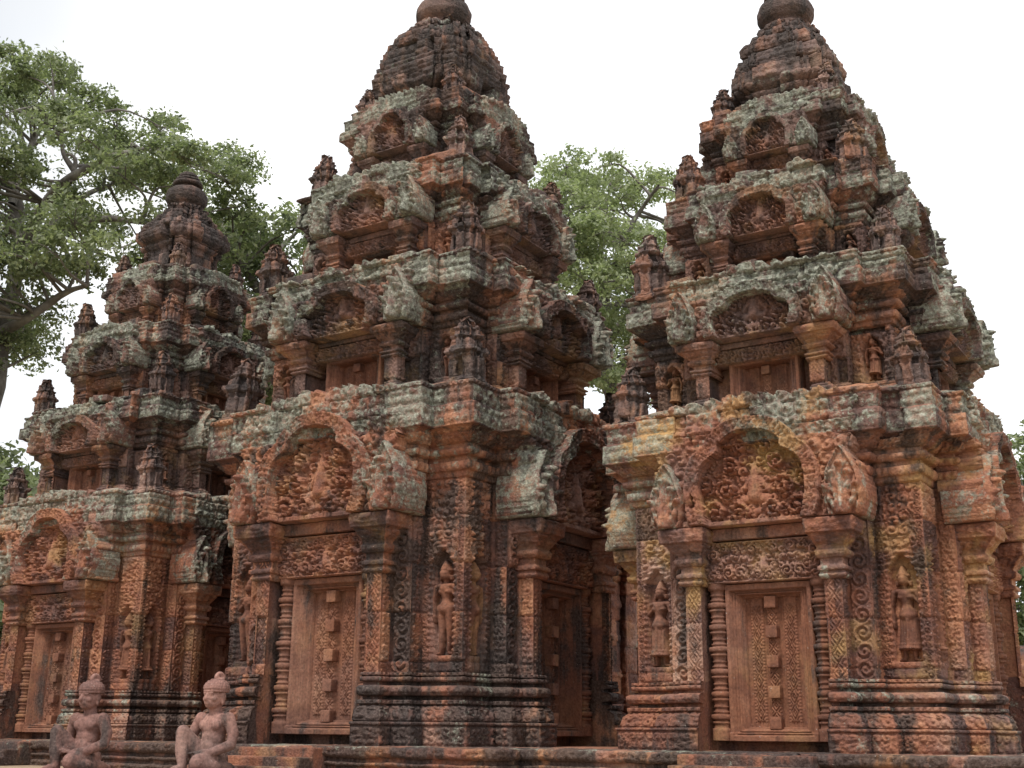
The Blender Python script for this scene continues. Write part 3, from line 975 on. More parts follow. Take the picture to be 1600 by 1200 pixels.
def make_tower(name, label, group, loc, rz, s, seed, crown):
    T = empty(name, loc, rz, s)
    tag(T, label, 'tower', group)
    RES = 0.0135
    oc = {11: 1.5, 23: 0.45, 37: 0.7}[seed]
    bk = {11: -0.04, 23: 0.06, 37: 0.02}[seed]
    # base mouldings
    pl, w, fi = plan_door()
    b = Build()
    base = [(-0.02, .153), (0.0, .153), (0.168, .155, 'panel'), (.170, .172), (.192, .172, 'x'), (.194, .128), (.205, .126), (.206, .140), (.29, .118, 'leaf'), (.325, .070, 'leaf'), (.327, .052), (.338, .052), (.340, .086), (.372, .086, 'dent'), (.376, .005), (.404, .005),
            (.408, .065), (.425, .092), (.475, .092, 'petal'), (.492, .06), (.495, .005), (.522, .005), (.526, .052), (.562, .056, 'bead'), (.57, .02), (.576, .052), (.60, .05, 'dent'), (.603, -.02)]
    sweep(b, pl, w, base, 0.012, fi, seed, lich=0.5, black=0.66 + bk, ochre=0.3 * oc, er=0.003, blk=0.007, blen=0.7, course=9)
    link('base_moulding', b.mesh('base_moulding', M_RED), T)
    # body wall
    b = Build()
    sweep(b, pl, w, [(.595, 0), (2.29, 0, 'wall')], 0.0105, fi, seed + 1, lich=0.25, black=0.54 + bk, ochre=0.36 * oc, er=0.0025, blk=0.006, blen=0.9, course=0.42,
          wallfn=wall_carving(seed, .60, 2.28, (0.745, 1.66)))
    wall = link('body_wall', b.mesh('body_wall', M_RED), T)
    meF = figure_mesh(seed, seed == 23).mesh('devata_figure', M_DOOR)
    for k in range(4):
        for sx in (-1, 1):
            o = link('devata_figure', meF, wall)
            x, y = sx * (C1 + H2) / 2, -(H2 - 0.070)
            c, sn = math.cos(k * math.pi / 2), math.sin(k * math.pi / 2)
            o.location = (x * c - y * sn, x * sn + y * c, 0.752)
            o.rotation_euler = (0, 0, k * math.pi / 2)
            o.scale = (sx * 1.34, 1.6, 1.12)
    # cornice
    pl, w, fi = plan_cornice()
    b = Build()
    sweep(b, pl, w, cornice_profile(2.27, 3.11, 1.0, 0.245), RES, fi, seed + 2, lich=0.74, black=0.56 + bk, ochre=0.45 * oc, er=0.006, efreq=5, blk=0.013, blen=0.55, course=0.40)
    link('cornice', b.mesh('cornice', M_RED), T)
    # doorways
    for k in (0, 1):
        parts = make_doorway(T, 1.0, 0.09, 1.44, 1.46, 1.845, 1.44, 1.955, 3.17, seed * 3 + k, M_RED, M_DOOR, (0.5, 0.50, 0.50 + bk, 0.45 * oc), 0.0125)
        for p in parts:
            rotated(p, k)
            copy_part(p, T, k + 2)
    # upper storeys
    meA = [antefix_mesh(seed + 5 + q, M_UP, (0.5, 0.42, 0.5, 0.15)) for q in range(3)]
    def antefixes(z, h, hgt, kk):
        for i, (sx, sy) in enumerate(((-1, -1), (1, -1), (1, 1), (-1, 1))):
            if i != 1 and kk and random.random() < 0.12: continue
            o = link('corner_antefix', meA[(i + kk) % 3], T)
            hz = hgt / 0.71 * (0.84 + 0.22 * random.random()) * (1 if i == 0 else .88)
            o.location = (sx * h, sy * h, z)
            o.scale = (hz * 1.0, hz * 1.0, hz)
            o.rotation_euler = (R(random.uniform(-3, 3)), R(random.uniform(-3, 3)), R(random.uniform(-6, 6)))
    antefixes(3.06, H2 + 0.02, 0.74, 0)
    for ti, tier in enumerate(TIERS):
        z0, zs, zt, f, ob, zd, zl0, zl1, zp, zc, ah = tier
        f = f * (1 + 0.03 * (hash1(seed, ti) - .5))
        dz_ = 0.05 * (float(hash1(seed, ti, seed=3)) - .5)
        zs, zt, zp, zc = zs + dz_, zt + dz_, zp + dz_, zc + dz_ + 0.10 * (float(hash1(seed, ti, seed=8)) - .5)
        f = float(f)
        S = link('upper_storey', None, T)
        b = Build()
        pl, w, fi = plan_door(f)
        low = [(z0 - 0.06, 0.07), (z0 + 0.05, 0.07, 'panel'), (z0 + 0.055, 0.03), (z0 + 0.085, 0.03, 'bead'), (z0 + 0.09, 0.0), (zs + 0.01, 0.0, 'wall')]
        sweep(b, pl, w, low, RES, fi, seed + 20 + ti, lich=0.42, black=0.52, ochre=0.3, er=0.007, efreq=5, blk=0.016, blen=0.34, course=0.24,
              wallfn=wall_carving(seed + ti, z0, zs, (z0 + .13, zs - 0.08), f))
        pl, w, fi = plan_cornice(f)
        sweep(b, pl, w, cornice_profile(zs - 0.01, zt, f, ob), RES, fi, seed + 30 + ti, lich=0.77, black=0.70, ochre=0.15, er=0.007, efreq=5, blk=0.018, blen=0.46, course=0.30)
        S.data = None
        sw = b.mesh('upper_storey', M_UP2)
        bpy.data.objects.remove(S)
        S = link('upper_storey', sw, T)
        for k in (0, 1):
            parts = make_doorway(S, f, z0 + 0.05, zd, zl0, zl1, zl0 - 0.12, zp, zc, seed * 5 + ti * 7 + k, M_UP2, M_DOOR, (0.5, 0.58, 0.58, 0.25), 0.014, full=False)
            keep = []
            for p in parts:
                # sub-parts only one level below the storey: fold deeper pieces into their piece
                fold(p)
                keep.append(p)
            for p in keep:
                if p.name.startswith('pediment'):
                    p.location = (0, 0, 0.02 * (float(hash1(seed, ti, k, seed=4)) - .5))
                rotated(p, k)
                copy_part(p, S, k + 2)
        for k in range(4):
            for sx in (-1, 1):
                o = link('niche_figure', meF, S)
                hs = (zs - 0.10 - (z0 + .13)) / 0.72
                x, y = sx * f * (C1 + H2) / 2, -(f * H2 - 0.05)
                c, sn = math.cos(k * math.pi / 2), math.sin(k * math.pi / 2)
                o.location = (x * c - y * sn, x * sn + y * c, z0 + .14)
                o.rotation_euler = (0, 0, k * math.pi / 2)
                o.scale = (sx * hs * 1.35, 1.2, hs)
        rb = random.Random(seed * 10 + ti)
        for q in range(11):
            k = rb.choice((0, 0, 1, 1, 2, 3))
            bx_ = rb.uniform(-.92, .92) * f * H2
            wd, dp, ht = rb.uniform(.07, .17), rb.uniform(.06, .11), rb.uniform(.05, .13)
            Yb = f * (H2 if abs(bx_) > C1 * f else H1) + ob - dp - rb.uniform(.0, .05)
            bb = Build()
            box(bb, -wd, wd, -dp, dp, 0, ht, (rb.random(), rb.choice((.1, .5, .9)), rb.uniform(.3, .7), .2), bev=0.018, nsub=10, er=0.012, seed=q + seed)
            o = link('loose_block', bb.mesh('loose_block', M_UP), S)
            c, sn = math.cos(k * math.pi / 2), math.sin(k * math.pi / 2)
            o.location = (bx_ * c + Yb * sn, bx_ * sn - Yb * c, zt - 0.035)
            o.rotation_euler = (rb.uniform(-.06, .06), rb.uniform(-.08, .08), k * math.pi / 2 + rb.uniform(-.15, .15))
        antefixes(zt - 0.05, f * H2 + ob - 0.21, ah, ti + 1)
    make_crown(T, seed, crown)
    return T

def fold(p):
    """join a piece's own pieces into one mesh (numpy join of co, faces, wear)"""
    objs = [p] + list(p.children)
    if len(objs) == 1:
        return
    b = Build()
    for o in objs:
        me = o.data
        n = len(me.vertices)
        co = np.empty(n * 3, np.float32); me.vertices.foreach_get('co', co)
        fl = np.empty(len(me.loops), np.int32); me.loops.foreach_get('vertex_index', fl)
        wr = np.empty(n * 4, np.float32); me.attributes['wear'].data.foreach_get('color', wr)
        b.raw(co.reshape(-1, 3), fl.reshape(-1, 4), wr.reshape(-1, 4))
    me = b.mesh(p.name.split('.')[0], p.data.materials[0])
    for o in list(p.children):
        bpy.data.objects.remove(o)
    p.data = me

def make_crown(T, seed, kind):
    if kind == 'stepped':
        prof = [(6.55, .06), (6.66, .06), (6.68, 0.0), (6.88, 0.0, 'wall'), (6.90, .03), (6.95, .05, 'bead'), (6.96, .02), (6.99, .07), (7.02, .10), (7.22, .095, 'slab'), (7.24, .03), (7.26, .04), (7.32, .06, 'petal'),
                (7.46, .03, 'slab'), (7.48, -.03), (7.50, -.01), (7.58, -.01, 'petal'), (7.66, -.05, 'panel'), (7.68, -.11), (7.71, -.09), (7.79, -.11, 'petal'), (7.81, -.17), (7.84, -.15), (7.90, -.17, 'bead'), (7.93, -.25), (7.98, -.30, 'top')]
        f = 0.300
    elif kind == 'bell':
        prof = [(6.55, .08), (6.66, .08), (6.68, 0.0), (6.86, 0.0, 'wall'), (6.88, .03), (6.90, .09), (6.94, .15), (7.06, .18, 'slab'), (7.08, .155), (7.20, .165, 'panel'), (7.22, .145), (7.34, .155, 'slab'), (7.36, .125), (7.46, .13, 'petal'), (7.48, .095), (7.58, .09, 'panel'), (7.60, .05), (7.68, .04, 'petal'),
                (7.69, -.01), (7.75, -.03, 'panel'), (7.76, -.01), (7.82, -.03, 'petal'), (7.84, -.11), (7.86, -.09), (7.91, -.12, 'bead'), (7.93, -.22), (7.98, -.30, 'top')]
        prof = [(p[0], p[1] - (.035 if p[0] > 6.87 else 0)) + tuple(p[2:]) for p in prof]
        f = 0.315
    else:
        prof = [(6.55, .10), (6.68, .10), (6.70, .0), (7.16, .0, 'wall'), (7.18, .03), (7.23, .05, 'bead'), (7.25, .02), (7.29, .07), (7.33, .11), (7.36, .12), (7.50, .115, 'slab'), (7.60, .05, 'panel'), (7.62, -.02), (7.64, -.01), (7.74, -.03, 'petal'), (7.76, -.10), (7.84, -.10, 'petal'), (7.86, -.16), (7.90, -.14), (7.95, -.15, 'bead'), (7.97, -.24), (8.0, -.30, 'top')]
        f = 0.272
    b = Build()
    pl, w, fi = plan_solid(f, 0.8)
    sweep(b, pl, w, prof, 0.0135, fi, seed + 50, lich=0.34, black=0.62, ochre=0.12, er=0.010, efreq=6, blk=0.034, blen=0.13, course=0.21,
          wallfn=wall_carving(seed + 9, 6.7, 7.16, None, f))
    cr_ = link('crown', b.mesh('crown', M_UP), T)
    pot = [(7.88, .20), (7.93, .245), (7.96, .25), (7.97, .225), (7.99, .235), (8.03, .285), (8.09, .318), (8.17, .322), (8.23, .30), (8.27, .25), (8.285, .17), (8.32, .155), (8.335, .17), (8.34, .215),
           (8.365, .235), (8.40, .225), (8.405, .175), (8.425, .17), (8.43, .195), (8.46, .19), (8.465, .135), (8.49, .13), (8.495, .15), (8.535, .14), (8.54, .10), (8.575, .085), (8.59, .0)]
    b = Build()
    lathe(b, pot, 72, (0.46, 0.24, 0.62, 0.05), er=0.013, seed=seed, res=0.012)
    link('finial', b.mesh('finial', M_UP), cr_)

# ------------------------------------------------------------------ placing
A = R(32.026)
U = np.array([math.cos(A), -math.sin(A)]); Vv = np.array([math.sin(A), math.cos(A)])
P_R = np.array([3.128, 12.208]); STEP = 4.873
P_M = P_R - STEP * U; P_L = P_R - 2 * STEP * U
RZ = -A
def row(u, v):
    p = P_R + u * U + v * Vv
    return float(p[0]), float(p[1])

make_tower('temple_tower', 'nearest red sandstone temple tower, with a stepped crown and ochre streaked lower cornice', None,
           (P_R[0], P_R[1], 0), RZ, 1.0, 11, 'stepped')
make_tower('temple_tower', 'largest red sandstone temple tower with a broad bell shaped crown, standing between two smaller towers', None,
           (P_M[0], P_M[1], 0), RZ, 1.2, 23, 'bell')
make_tower('temple_tower', 'farthest red sandstone temple tower with its whole pot finial showing against the trees', None,
           (P_L[0], P_L[1], 0), RZ, 1.0, 37, 'slab')

# ------------------------------------------------------------------ platform, terrace, ground
def platform():
    pts = [(2.35, -2.12), (2.35, 2.6), (-2.5, 2.6), (-2.5, 7.5), (-7.2, 7.5), (-7.2, 2.6), (-12.2, 2.6), (-12.2, -2.12),
           (-7.55, -2.12), (-7.55, -2.50), (-2.25, -2.50), (-2.25, -2.12)]
    w3 = [row(u, v) for u, v in pts]
    fine = [False] * 12
    fine[7] = fine[8] = fine[9] = fine[10] = fine[11] = fine[0] = True
    pr = [(-0.34, .02), (-.27, .02), (-.23, .02, 'panel'), (-.22, -.02), (-.19, -.02), (-.18, .02), (-.15, .02, 'bead'), (-.145, -.02), (-.11, -.02), (-.105, .01), (-.095, .035), (-.012, .04, 'panel'), (-.004, .03), (0.0, -.2, 'top'), (0.0, -0.6, 'top')]
    b = Build()
    T = empty('stone_platform', (*row(-4.8, 0), -0.27), RZ)
    tag(T, 'low moulded sandstone platform that carries the three towers', 'platform')
    loc = [((u + 4.8), v) for u, v in pts]
    pr = [(z + 0.27, o) + tuple(r) for z, o, *r in pr]
    sweep(b, loc, [1] * 12, pr, 0.02, fine, 3, lich=0.50, black=0.74, ochre=0.25, er=0.012, blk=0.012, blen=0.55, course=9)
    # paved top
    for (u0, u1, v0, v1) in ((-12.0, 2.15, -1.95, 2.45), (-7.4, -2.4, -2.3, -1.95), (-7.0, -2.7, 2.45, 7.3)):
        xs = np.linspace(u0 + 4.8, u1 + 4.8, int((u1 - u0) / 0.05)); ys = np.linspace(v0, v1, max(3, int((v1 - v0) / 0.05)))
        X, Y = np.meshgrid(xs, ys, indexing='ij')
        P = np.stack([X, Y, X * 0 + 0.266], -1)
        P = erode(P, 0.004, 3, 5)
        P[..., 2] = np.minimum(P[..., 2], 0.269)
        b.grid(P, (0.6, 0.25, 0.35, 0.3))
    link('plinth_course', b.mesh('plinth_course', M_RED), T)
    for uc, vf, wd, n in ((0.0, -2.12, 0.58, 3), (-STEP, -2.50, 0.64, 3), (-2 * STEP, -2.12, 0.58, 3)):
        for i in range(n):
            bb = Build()
            z1 = 0.27 - 0.085 * i - 0.02
            y1 = vf - 0.20 * (i + 1)
            box(bb, uc + 4.8 - wd, uc + 4.8 + wd, y1, vf + 0.02, -0.02, z1, (0.45, 0.35, 0.60, 0.3), bev=0.015, nsub=24, er=0.008, seed=i)
            link('step', bb.mesh('step', M_RED), T)
platform()

def ground_sheets():
    k = NT('sandy ground')
    geo = k.n('ShaderNodeNewGeometry'); pos = geo.outputs['Position']
    c = k.ramp(k.noise(pos, 0.7, 6, 0.6), [(0.3, (0.25, 0.17, 0.11)), (0.5, (0.38, 0.27, 0.18)), (0.7, (0.48, 0.36, 0.25))])
    c = k.mix(0.5, c, k.ramp(k.noise(pos, 30, 4, 0.6), [(0.3, (0.14, 0.09, 0.06)), (0.7, (0.40, 0.30, 0.2))]))
    k.l(c, k.b.inputs['Base Color']); k.b.inputs['Roughness'].default_value = 0.95
    bp = k.n('ShaderNodeBump'); bp.inputs['Strength'].default_value = 0.5; bp.inputs['Distance'].default_value = 0.03
    k.l(k.noise(pos, 22, 6, 0.65), bp.inputs['Height']); k.l(bp.outputs[0], k.b.inputs['Normal'])
    g = NT('grassy soil')
    geo = g.n('ShaderNodeNewGeometry'); pos = geo.outputs['Position']
    c = g.ramp(g.noise(pos, 0.35, 6, 0.6), [(0.35, (0.38, 0.28, 0.19)), (0.52, (0.27, 0.22, 0.13)), (0.68, (0.09, 0.11, 0.04))])
    g.l(c, g.b.inputs['Base Color']); g.b.inputs['Roughness'].default_value = 0.95
    # lower terrace: a paved court one step below the platform
    b = Build()
    uu = np.concatenate([[-15.0], np.linspace(-14.9, 4.9, 100), [5.0]]); vv_ = np.concatenate([[-6.9], np.linspace(-6.8, 9.8, 80), [10.0]])
    X, Y = np.meshgrid(uu, vv_, indexing='ij')
    Z = np.full(X.shape, -0.29)
    P = np.stack([P_R[0] + X * U[0] + Y * Vv[0], P_R[1] + X * U[1] + Y * Vv[1], Z], -1)
    P[..., 2] += 0.012 * (fbm(P, 0.9, 4) - 0.5)
    P[0, :, 2] = P[-1, :, 2] = -1.3; P[:, 0, 2] = P[:, -1, 2] = -1.3
    b.grid(P, (0.5, 0.2, 0.2, 0.2))
    o = link('terrace', b.mesh('terrace', k.m)); tag(o, 'sandy terrace floor in front of the towers', 'terrace', kind='structure')
    b = Build()
    r = np.concatenate([[0.0], np.geomspace(0.5, 1500, 60)]); th = np.arange(96) * 2 * np.pi / 96
    P = np.stack([np.cos(th)[:, None] * r[None], np.sin(th)[:, None] * r[None] + 12, np.full((96, 61), -1.25)], -1)
    P[..., 2] += 0.10 * (fbm(P, 0.25, 9) - 0.5)
    b.grid(P, (0.5, 0, 0, 0), close_s=True)
    o = link('ground', b.mesh('ground', g.m)); tag(o, 'flat ground with thin grass around the temple', 'ground', kind='structure')
ground_sheets()
# ------------------------------------------------------------------ hall behind the middle tower, wall round the court
def hall():
    T = empty('antechamber_hall', (*row(-STEP, 4.6), 0), RZ)
    tag(T, 'low red sandstone hall joined to the back of the middle tower', 'hall')
    x, y0, y1 = 1.25, -2.3, 2.5
    pl, wt_ = [], []
    yy = y0
    side = [(x, y0)]
    for yc in (-1.75, -0.65, 0.45, 1.55):
        side += [(x, yc - .16), (x + .09, yc - .16), (x + .09, yc + .16), (x, yc + .16)]
    side += [(x, y1)]
    pl = side + [(-a, b) for a, b in side[::-1]]
    n = len(pl)
    fine = [i < len(side) for i in range(n)]
    def wf(s, z, L, e):
        u = s / (L / 2)
        return np.where(L < 0.36, 0.02 * rinceau(np.clip(u / .7, -1, 1), z / .11, 3) * (np.abs(u) < .7), 0.012 * foliage(s, z, .06, 4) + 0.02 * (np.cos(z * 14) > .8))
    b = Build()
    pr = [(0, .16), (.2, .16, 'panel'), (.21, .13), (.36, .07, 'leaf'), (.37, .08, 'dent'), (.40, .02), (.43, .08), (.50, .08, 'petal'), (.52, .02), (.56, .05, 'bead'), (.58, .0), (2.1, 0, 'wall'),
          (2.11, .03), (2.17, .05, 'bead'), (2.18, .02), (2.22, .08, 'petal'), (2.27, .05), (2.37, .16, 'leaf'), (2.39, .2), (2.6, .2, 'slab'), (2.62, .1, 'top'), (2.64, -.1, 'top')]
    sweep(b, pl, [1] * n, pr, 0.02, fine, 77, lich=.4, black=.5, ochre=.25, er=.008, blk=.01, wallfn=wf)
    link('body_wall', b.mesh('body_wall', M_RED), T)
    b = Build()
    ys = np.linspace(y0 - .1, y1 + .1, 90); th = np.linspace(0, np.pi, 60)
    Yg, Tg = np.meshgrid(ys, th, indexing='ij')
    P = np.stack([np.cos(Tg) * (x + .12), Yg, 2.60 + np.sin(Tg) ** .8 * 1.15], -1)
    P[..., 2] += 0.03 * (np.cos(Tg * 16) > 0)
    b.grid(erode(P, .02, 5, 9), (.5, .5, .5, .1), flip=True)
    link('roof', b.mesh('roof', M_UP), T)
    for yc in (-1.2, -0.1, 1.0):
        b = Build()
        box(b, x - .02, x + .05, yc - .30, yc + .30, .62, .70, (.5, .1, .3, .3), seed=1)
        box(b, x - .02, x + .05, yc - .30, yc + .30, 1.48, 1.58, (.5, .1, .3, .3), seed=2)
        box(b, x - .02, x + .05, yc - .30, yc - .22, .71, 1.47, (.5, .1, .3, .3), seed=3)
        box(b, x - .02, x + .05, yc + .22, yc + .30, .71, 1.47, (.5, .1, .3, .3), seed=4)
        w = link('window', b.mesh('window', M_DOOR), T)
        for i in range(3):
            b = Build()
            lathe(b, [(0, .045), (.1, .045), (.12, .03), (.2, .05), (.3, .03), (.36, .05), (.46, .03), (.56, .05), (.64, .03), (.68, .045), (.76, .045)], 12, (.4, .05, .4, .3), loc=(x + .02, yc - .13 + .13 * i, .71), res=.02)
            link('baluster', b.mesh('baluster', M_DOOR), w)
hall()

def court_wall():
    T = empty('enclosure_wall', (4.0, 27.0, -1.25), 0)
    tag(T, 'dark reddish stone enclosure wall behind the towers, seen at the right edge', 'wall')
    b = Build()
    x0, x1, y0, y1 = -32., 30., -.4, .4
    pr = [(0, .1), (.3, .1, 'x'), (.32, 0), (2.6, 0, 'x'), (2.62, .12), (2.85, .15, 'x'), (2.87, .02), (3.1, 0, 'x'), (3.3, -.3, 'x'), (3.32, -.38, 'top')]
    sweep(b, [(x0, y0), (x1, y0), (x1, y1), (x0, y1)], [1] * 4, pr, .07, [True] * 4, 5, lich=.5, black=.6, ochre=.2, er=.03, efreq=2.5, blk=.03, blen=.8, course=.4)
    link('wall_course', b.mesh('wall_course', M_RED), T)
court_wall()

# ------------------------------------------------------------------ seated guardians
def ball(V, F, c, r, n=20, m=12):
    base = sum(len(v) for v in V)
    th = np.linspace(0, np.pi, m + 1)[1:-1]; ph = np.arange(n) * 2 * np.pi / n
    r = np.broadcast_to(np.asarray(r, float), (3,))
    pts = [(c[0], c[1], c[2] + r[2])]
    for t in th:
        for p in ph:
            pts.append((c[0] + r[0] * math.sin(t) * math.cos(p), c[1] + r[1] * math.sin(t) * math.sin(p), c[2] + r[2] * math.cos(t)))
    pts.append((c[0], c[1], c[2] - r[2]))
    V.append(np.array(pts))
    for j in range(n):
        F.append((base, base + 1 + j, base + 1 + (j + 1) % n))
        for i in range(m - 2):
            a = base + 1 + i * n
            F.append((a + j, a + n + j, a + n + (j + 1) % n, a + (j + 1) % n))
        a = base + 1 + (m - 2) * n
        F.append((a + j, base + 1 + (m - 1) * n, a + (j + 1) % n))

def limb(V, F, pts, rad):
    """tapered limb as a run of overlapping balls"""
    for (a, b), (ra, rb) in zip(zip(pts[:-1], pts[1:]), zip(rad[:-1], rad[1:])):
        a, b = np.array(a, float), np.array(b, float)
        k = max(2, int(np.linalg.norm(b - a) / (0.35 * min(ra, rb))) + 1)
        for t in np.linspace(0, 1, k):
            ball(V, F, a + (b - a) * t, ra + (rb - ra) * t, 14, 8)

def sculpt(name, V, F, voxel, mat, wear, smooth=4, seed=0):
    me = bpy.data.meshes.new('tmp')
    me.from_pydata(np.vstack(V).tolist(), [], F)
    o = bpy.data.objects.new('tmp', me); C.objects.link(o)
    md = o.modifiers.new('r', 'REMESH'); md.mode = 'VOXEL'; md.voxel_size = voxel
    ms = o.modifiers.new('s', 'SMOOTH'); ms.iterations = smooth; ms.factor = 0.5
    dg = bpy.context.evaluated_depsgraph_get()
    m2 = bpy.data.meshes.new_from_object(o.evaluated_get(dg))
    bpy.data.objects.remove(o); bpy.data.meshes.remove(me)
    m2.name = name
    n = len(m2.vertices)
    co = np.empty(n * 3, np.float32); m2.vertices.foreach_get('co', co)
    co = erode(co.reshape(-1, 3).astype(float), 0.003, 14, seed)
    m2.vertices.foreach_set('co', co.astype(np.float32).ravel())
    m2.polygons.foreach_set('use_smooth', np.ones(len(m2.polygons), bool))
    at = m2.attributes.new('wear', 'FLOAT_COLOR', 'POINT')
    W = np.empty((n, 4), np.float32); W[:] = wear
    at.data.foreach_set('color', W.ravel())
    m2.materials.clear(); m2.materials.append(mat)
    m2.update()
    return m2

def guardian(label, loc, rz, s, broken, seed):
    T = empty('guardian_statue', loc, rz, s)
    T.scale = (s * .91, s * .91, s)
    lift = 0.04
    tag(T, label, 'statue', 'seated stone guardians before the towers')
    pb = Build()
    box(pb, -.30, .30, -.46, .27, -.02, .045, (.5, .3, .4, .3), bev=.012, nsub=16, er=.006, seed=seed)
    link('pedestal', pb.mesh('pedestal', M_RED), T)
    V, F = [], []
    # trunk
    ball(V, F, (0, .03, .115), (.165, .145, .125))
    ball(V, F, (0, .015, .22), (.140, .112, .13))
    ball(V, F, (0, .01, .33), (.145, .105, .13))
    ball(V, F, (0, .015, .43), (.172, .112, .13))
    ball(V, F, (-.075, -.055, .440), (.080, .046, .055)); ball(V, F, (.075, -.055, .440), (.080, .046, .055))
    ball(V, F, (0, .02, .50), (.19, .085, .062))
    ball(V, F, (0, -.075, .235), (.085, .04, .08))
    for sx in (-1, 1):
        ball(V, F, (sx * .20, .01, .485), (.072, .075, .078))
    limb(V, F, [(0, .02, .52), (0, 0, .63)], [.075, .066])
    # head and face
    ball(V, F, (0, -.01, .705), (.104, .118, .118)); ball(V, F, (0, -.045, .650), (.088, .085, .065)); ball(V, F, (0, -.095, .622), (.042, .035, .028))
    ball(V, F, (0, -.118, .742), (.075, .018, .016))
    limb(V, F, [(0, -.122, .735), (0, -.146, .690)], [.014, .024]); ball(V, F, (-.022, -.130, .687), .016); ball(V, F, (.022, -.130, .687), .016)
    ball(V, F, (0, -.126, .660), (.046, .020, .011)); ball(V, F, (0, -.124, .641), (.042, .020, .012))
    for sx in (-1, 1):
        ball(V, F, (sx * .043, -.110, .722), (.024, .014, .013)); ball(V, F, (sx * .058, -.085, .685), (.036, .035, .032))
        ball(V, F, (sx * .108, .005, .705), (.016, .034, .050)); ball(V, F, (sx * .108, -.002, .652), (.014, .018, .030))
        ball(V, F, (sx * .045, -.104, .745), (.032, .018, .012))
    # legs: right knee raised, left leg folded under
    limb(V, F, [(-.09, -.02, .105), (-.155, -.14, .25), (-.205, -.235, .365)], [.115, .098, .078])
    limb(V, F, [(-.205, -.235, .36), (-.165, -.265, .20), (-.125, -.285, .055)], [.076, .074, .045])
    limb(V, F, [(-.125, -.275, .04), (-.145, -.36, .030), (-.155, -.42, .022)], [.045, .042, .026])
    limb(V, F, [(.09, -.02, .10), (.115, -.17, .105), (.115, -.31, .095)], [.118, .105, .085])
    limb(V, F, [(.115, -.31, .085), (.18, -.17, .06), (.20, .06, .05)], [.080, .072, .046])
    limb(V, F, [(.20, .06, .045), (.19, .17, .03)], [.044, .03])
    # figure's left arm, hand laid in the lap
    limb(V, F, [(.215, .01, .48), (.275, .015, .36), (.285, -.02, .26)], [.066, .060, .050])
    limb(V, F, [(.285, -.02, .26), (.19, -.18, .195), (.085, -.25, .185)], [.052, .045, .032])
    ball(V, F, (.055, -.275, .183), (.048, .036, .020))
    for i, (dx, dy, dz) in enumerate(((-.065, -.030, -.010), (-.075, -.012, -.008), (-.074, .008, -.006), (-.062, .026, -.006))):
        bx_, by_ = .030 - .004 * i, -.298 + .017 * i
        limb(V, F, [(bx_, by_, .186), (bx_ + dx * .55, by_ + dy * .5, .184), (bx_ + dx, by_ + dy, .172)], [.0105, .010, .008])
    limb(V, F, [(.075, -.295, .188), (.050, -.328, .186), (.025, -.338, .178)], [.0115, .0105, .008])
    # right arm
    if broken:
        limb(V, F, [(-.215, .01, .48), (-.262, -.02, .385)], [.066, .060])
        for q in range(5):
            a = q * 1.26
            ball(V, F, (-.27 + .03 * math.cos(a), -.03 + .03 * math.sin(a), .355 + .012 * (q % 2)), .026)
    else:
        limb(V, F, [(-.215, .01, .48), (-.262, .01, .36), (-.265, -.04, .26)], [.066, .060, .050])
        limb(V, F, [(-.265, -.04, .26), (-.17, -.19, .20), (-.07, -.255, .19)], [.052, .045, .032])
        ball(V, F, (-.045, -.27, .20), (.045, .034, .020))
        for i in range(4):
            limb(V, F, [(-.02 + .004 * i, -.295 + .017 * i, .203), (.02, -.305 + .016 * i, .204), (.045, -.30 + .015 * i, .196)], [.0105, .010, .008])
        limb(V, F, [(-.06, -.30, .205), (-.035, -.33, .204), (-.015, -.338, .196)], [.0115, .0105, .008])
    link('statue_body', sculpt('statue_body', V, F, 0.0085, M_PINK, (.46, .12, .60, .04), 3, seed), T).location.z = lift
    V, F = [], []
    ball(V, F, (0, .0, .790), (.122, .134, .060)); ball(V, F, (0, .01, .825), (.095, .105, .050))
    for j in range(5):
        el = [.0, .25, .5, .78, 1.1][j]
        nn = [30, 29, 26, 21, 14][j]
        for i in range(nn):
            a = (i + .5 * (j % 2)) * 2 * math.pi / nn
            r_ = math.cos(el)
            ball(V, F, (.122 * r_ * math.cos(a), .134 * r_ * math.sin(a), .785 + .085 * math.sin(el)), .0155, 8, 6)
    limb(V, F, [(.118 * math.cos(a), -.0 + .130 * math.sin(a), .757) for a in np.linspace(0, 2 * math.pi, 24)], [.0125] * 24)
    link('headdress', sculpt('headdress', V, F, 0.0065, M_PINK, (.36, .16, .55, .02), 1, seed + 1), T).location.z = lift
    V, F = [], []
    lp = [(.0, .035 + .048 * math.cos(a), .885 + .038 * math.sin(a)) for a in np.linspace(-.9, math.pi + .9, 18)]
    limb(V, F, lp, [.026] * 18)
    ball(V, F, (0, .035, .865), (.05, .06, .03))
    link('topknot', sculpt('topknot', V, F, 0.0075, M_PINK, (.75, .05, .25, .02), 3, seed + 2), T).location.z = lift
guardian('left pink stone seated guardian statue with both arms whole, before the farthest tower', (-4.03, 12.0, -0.285), RZ + R(4), .955, False, 1)
guardian('right pink stone seated guardian statue with broken right arm, beside the middle tower steps', (-2.78, 11.8, -0.285), RZ, .975, True, 2)

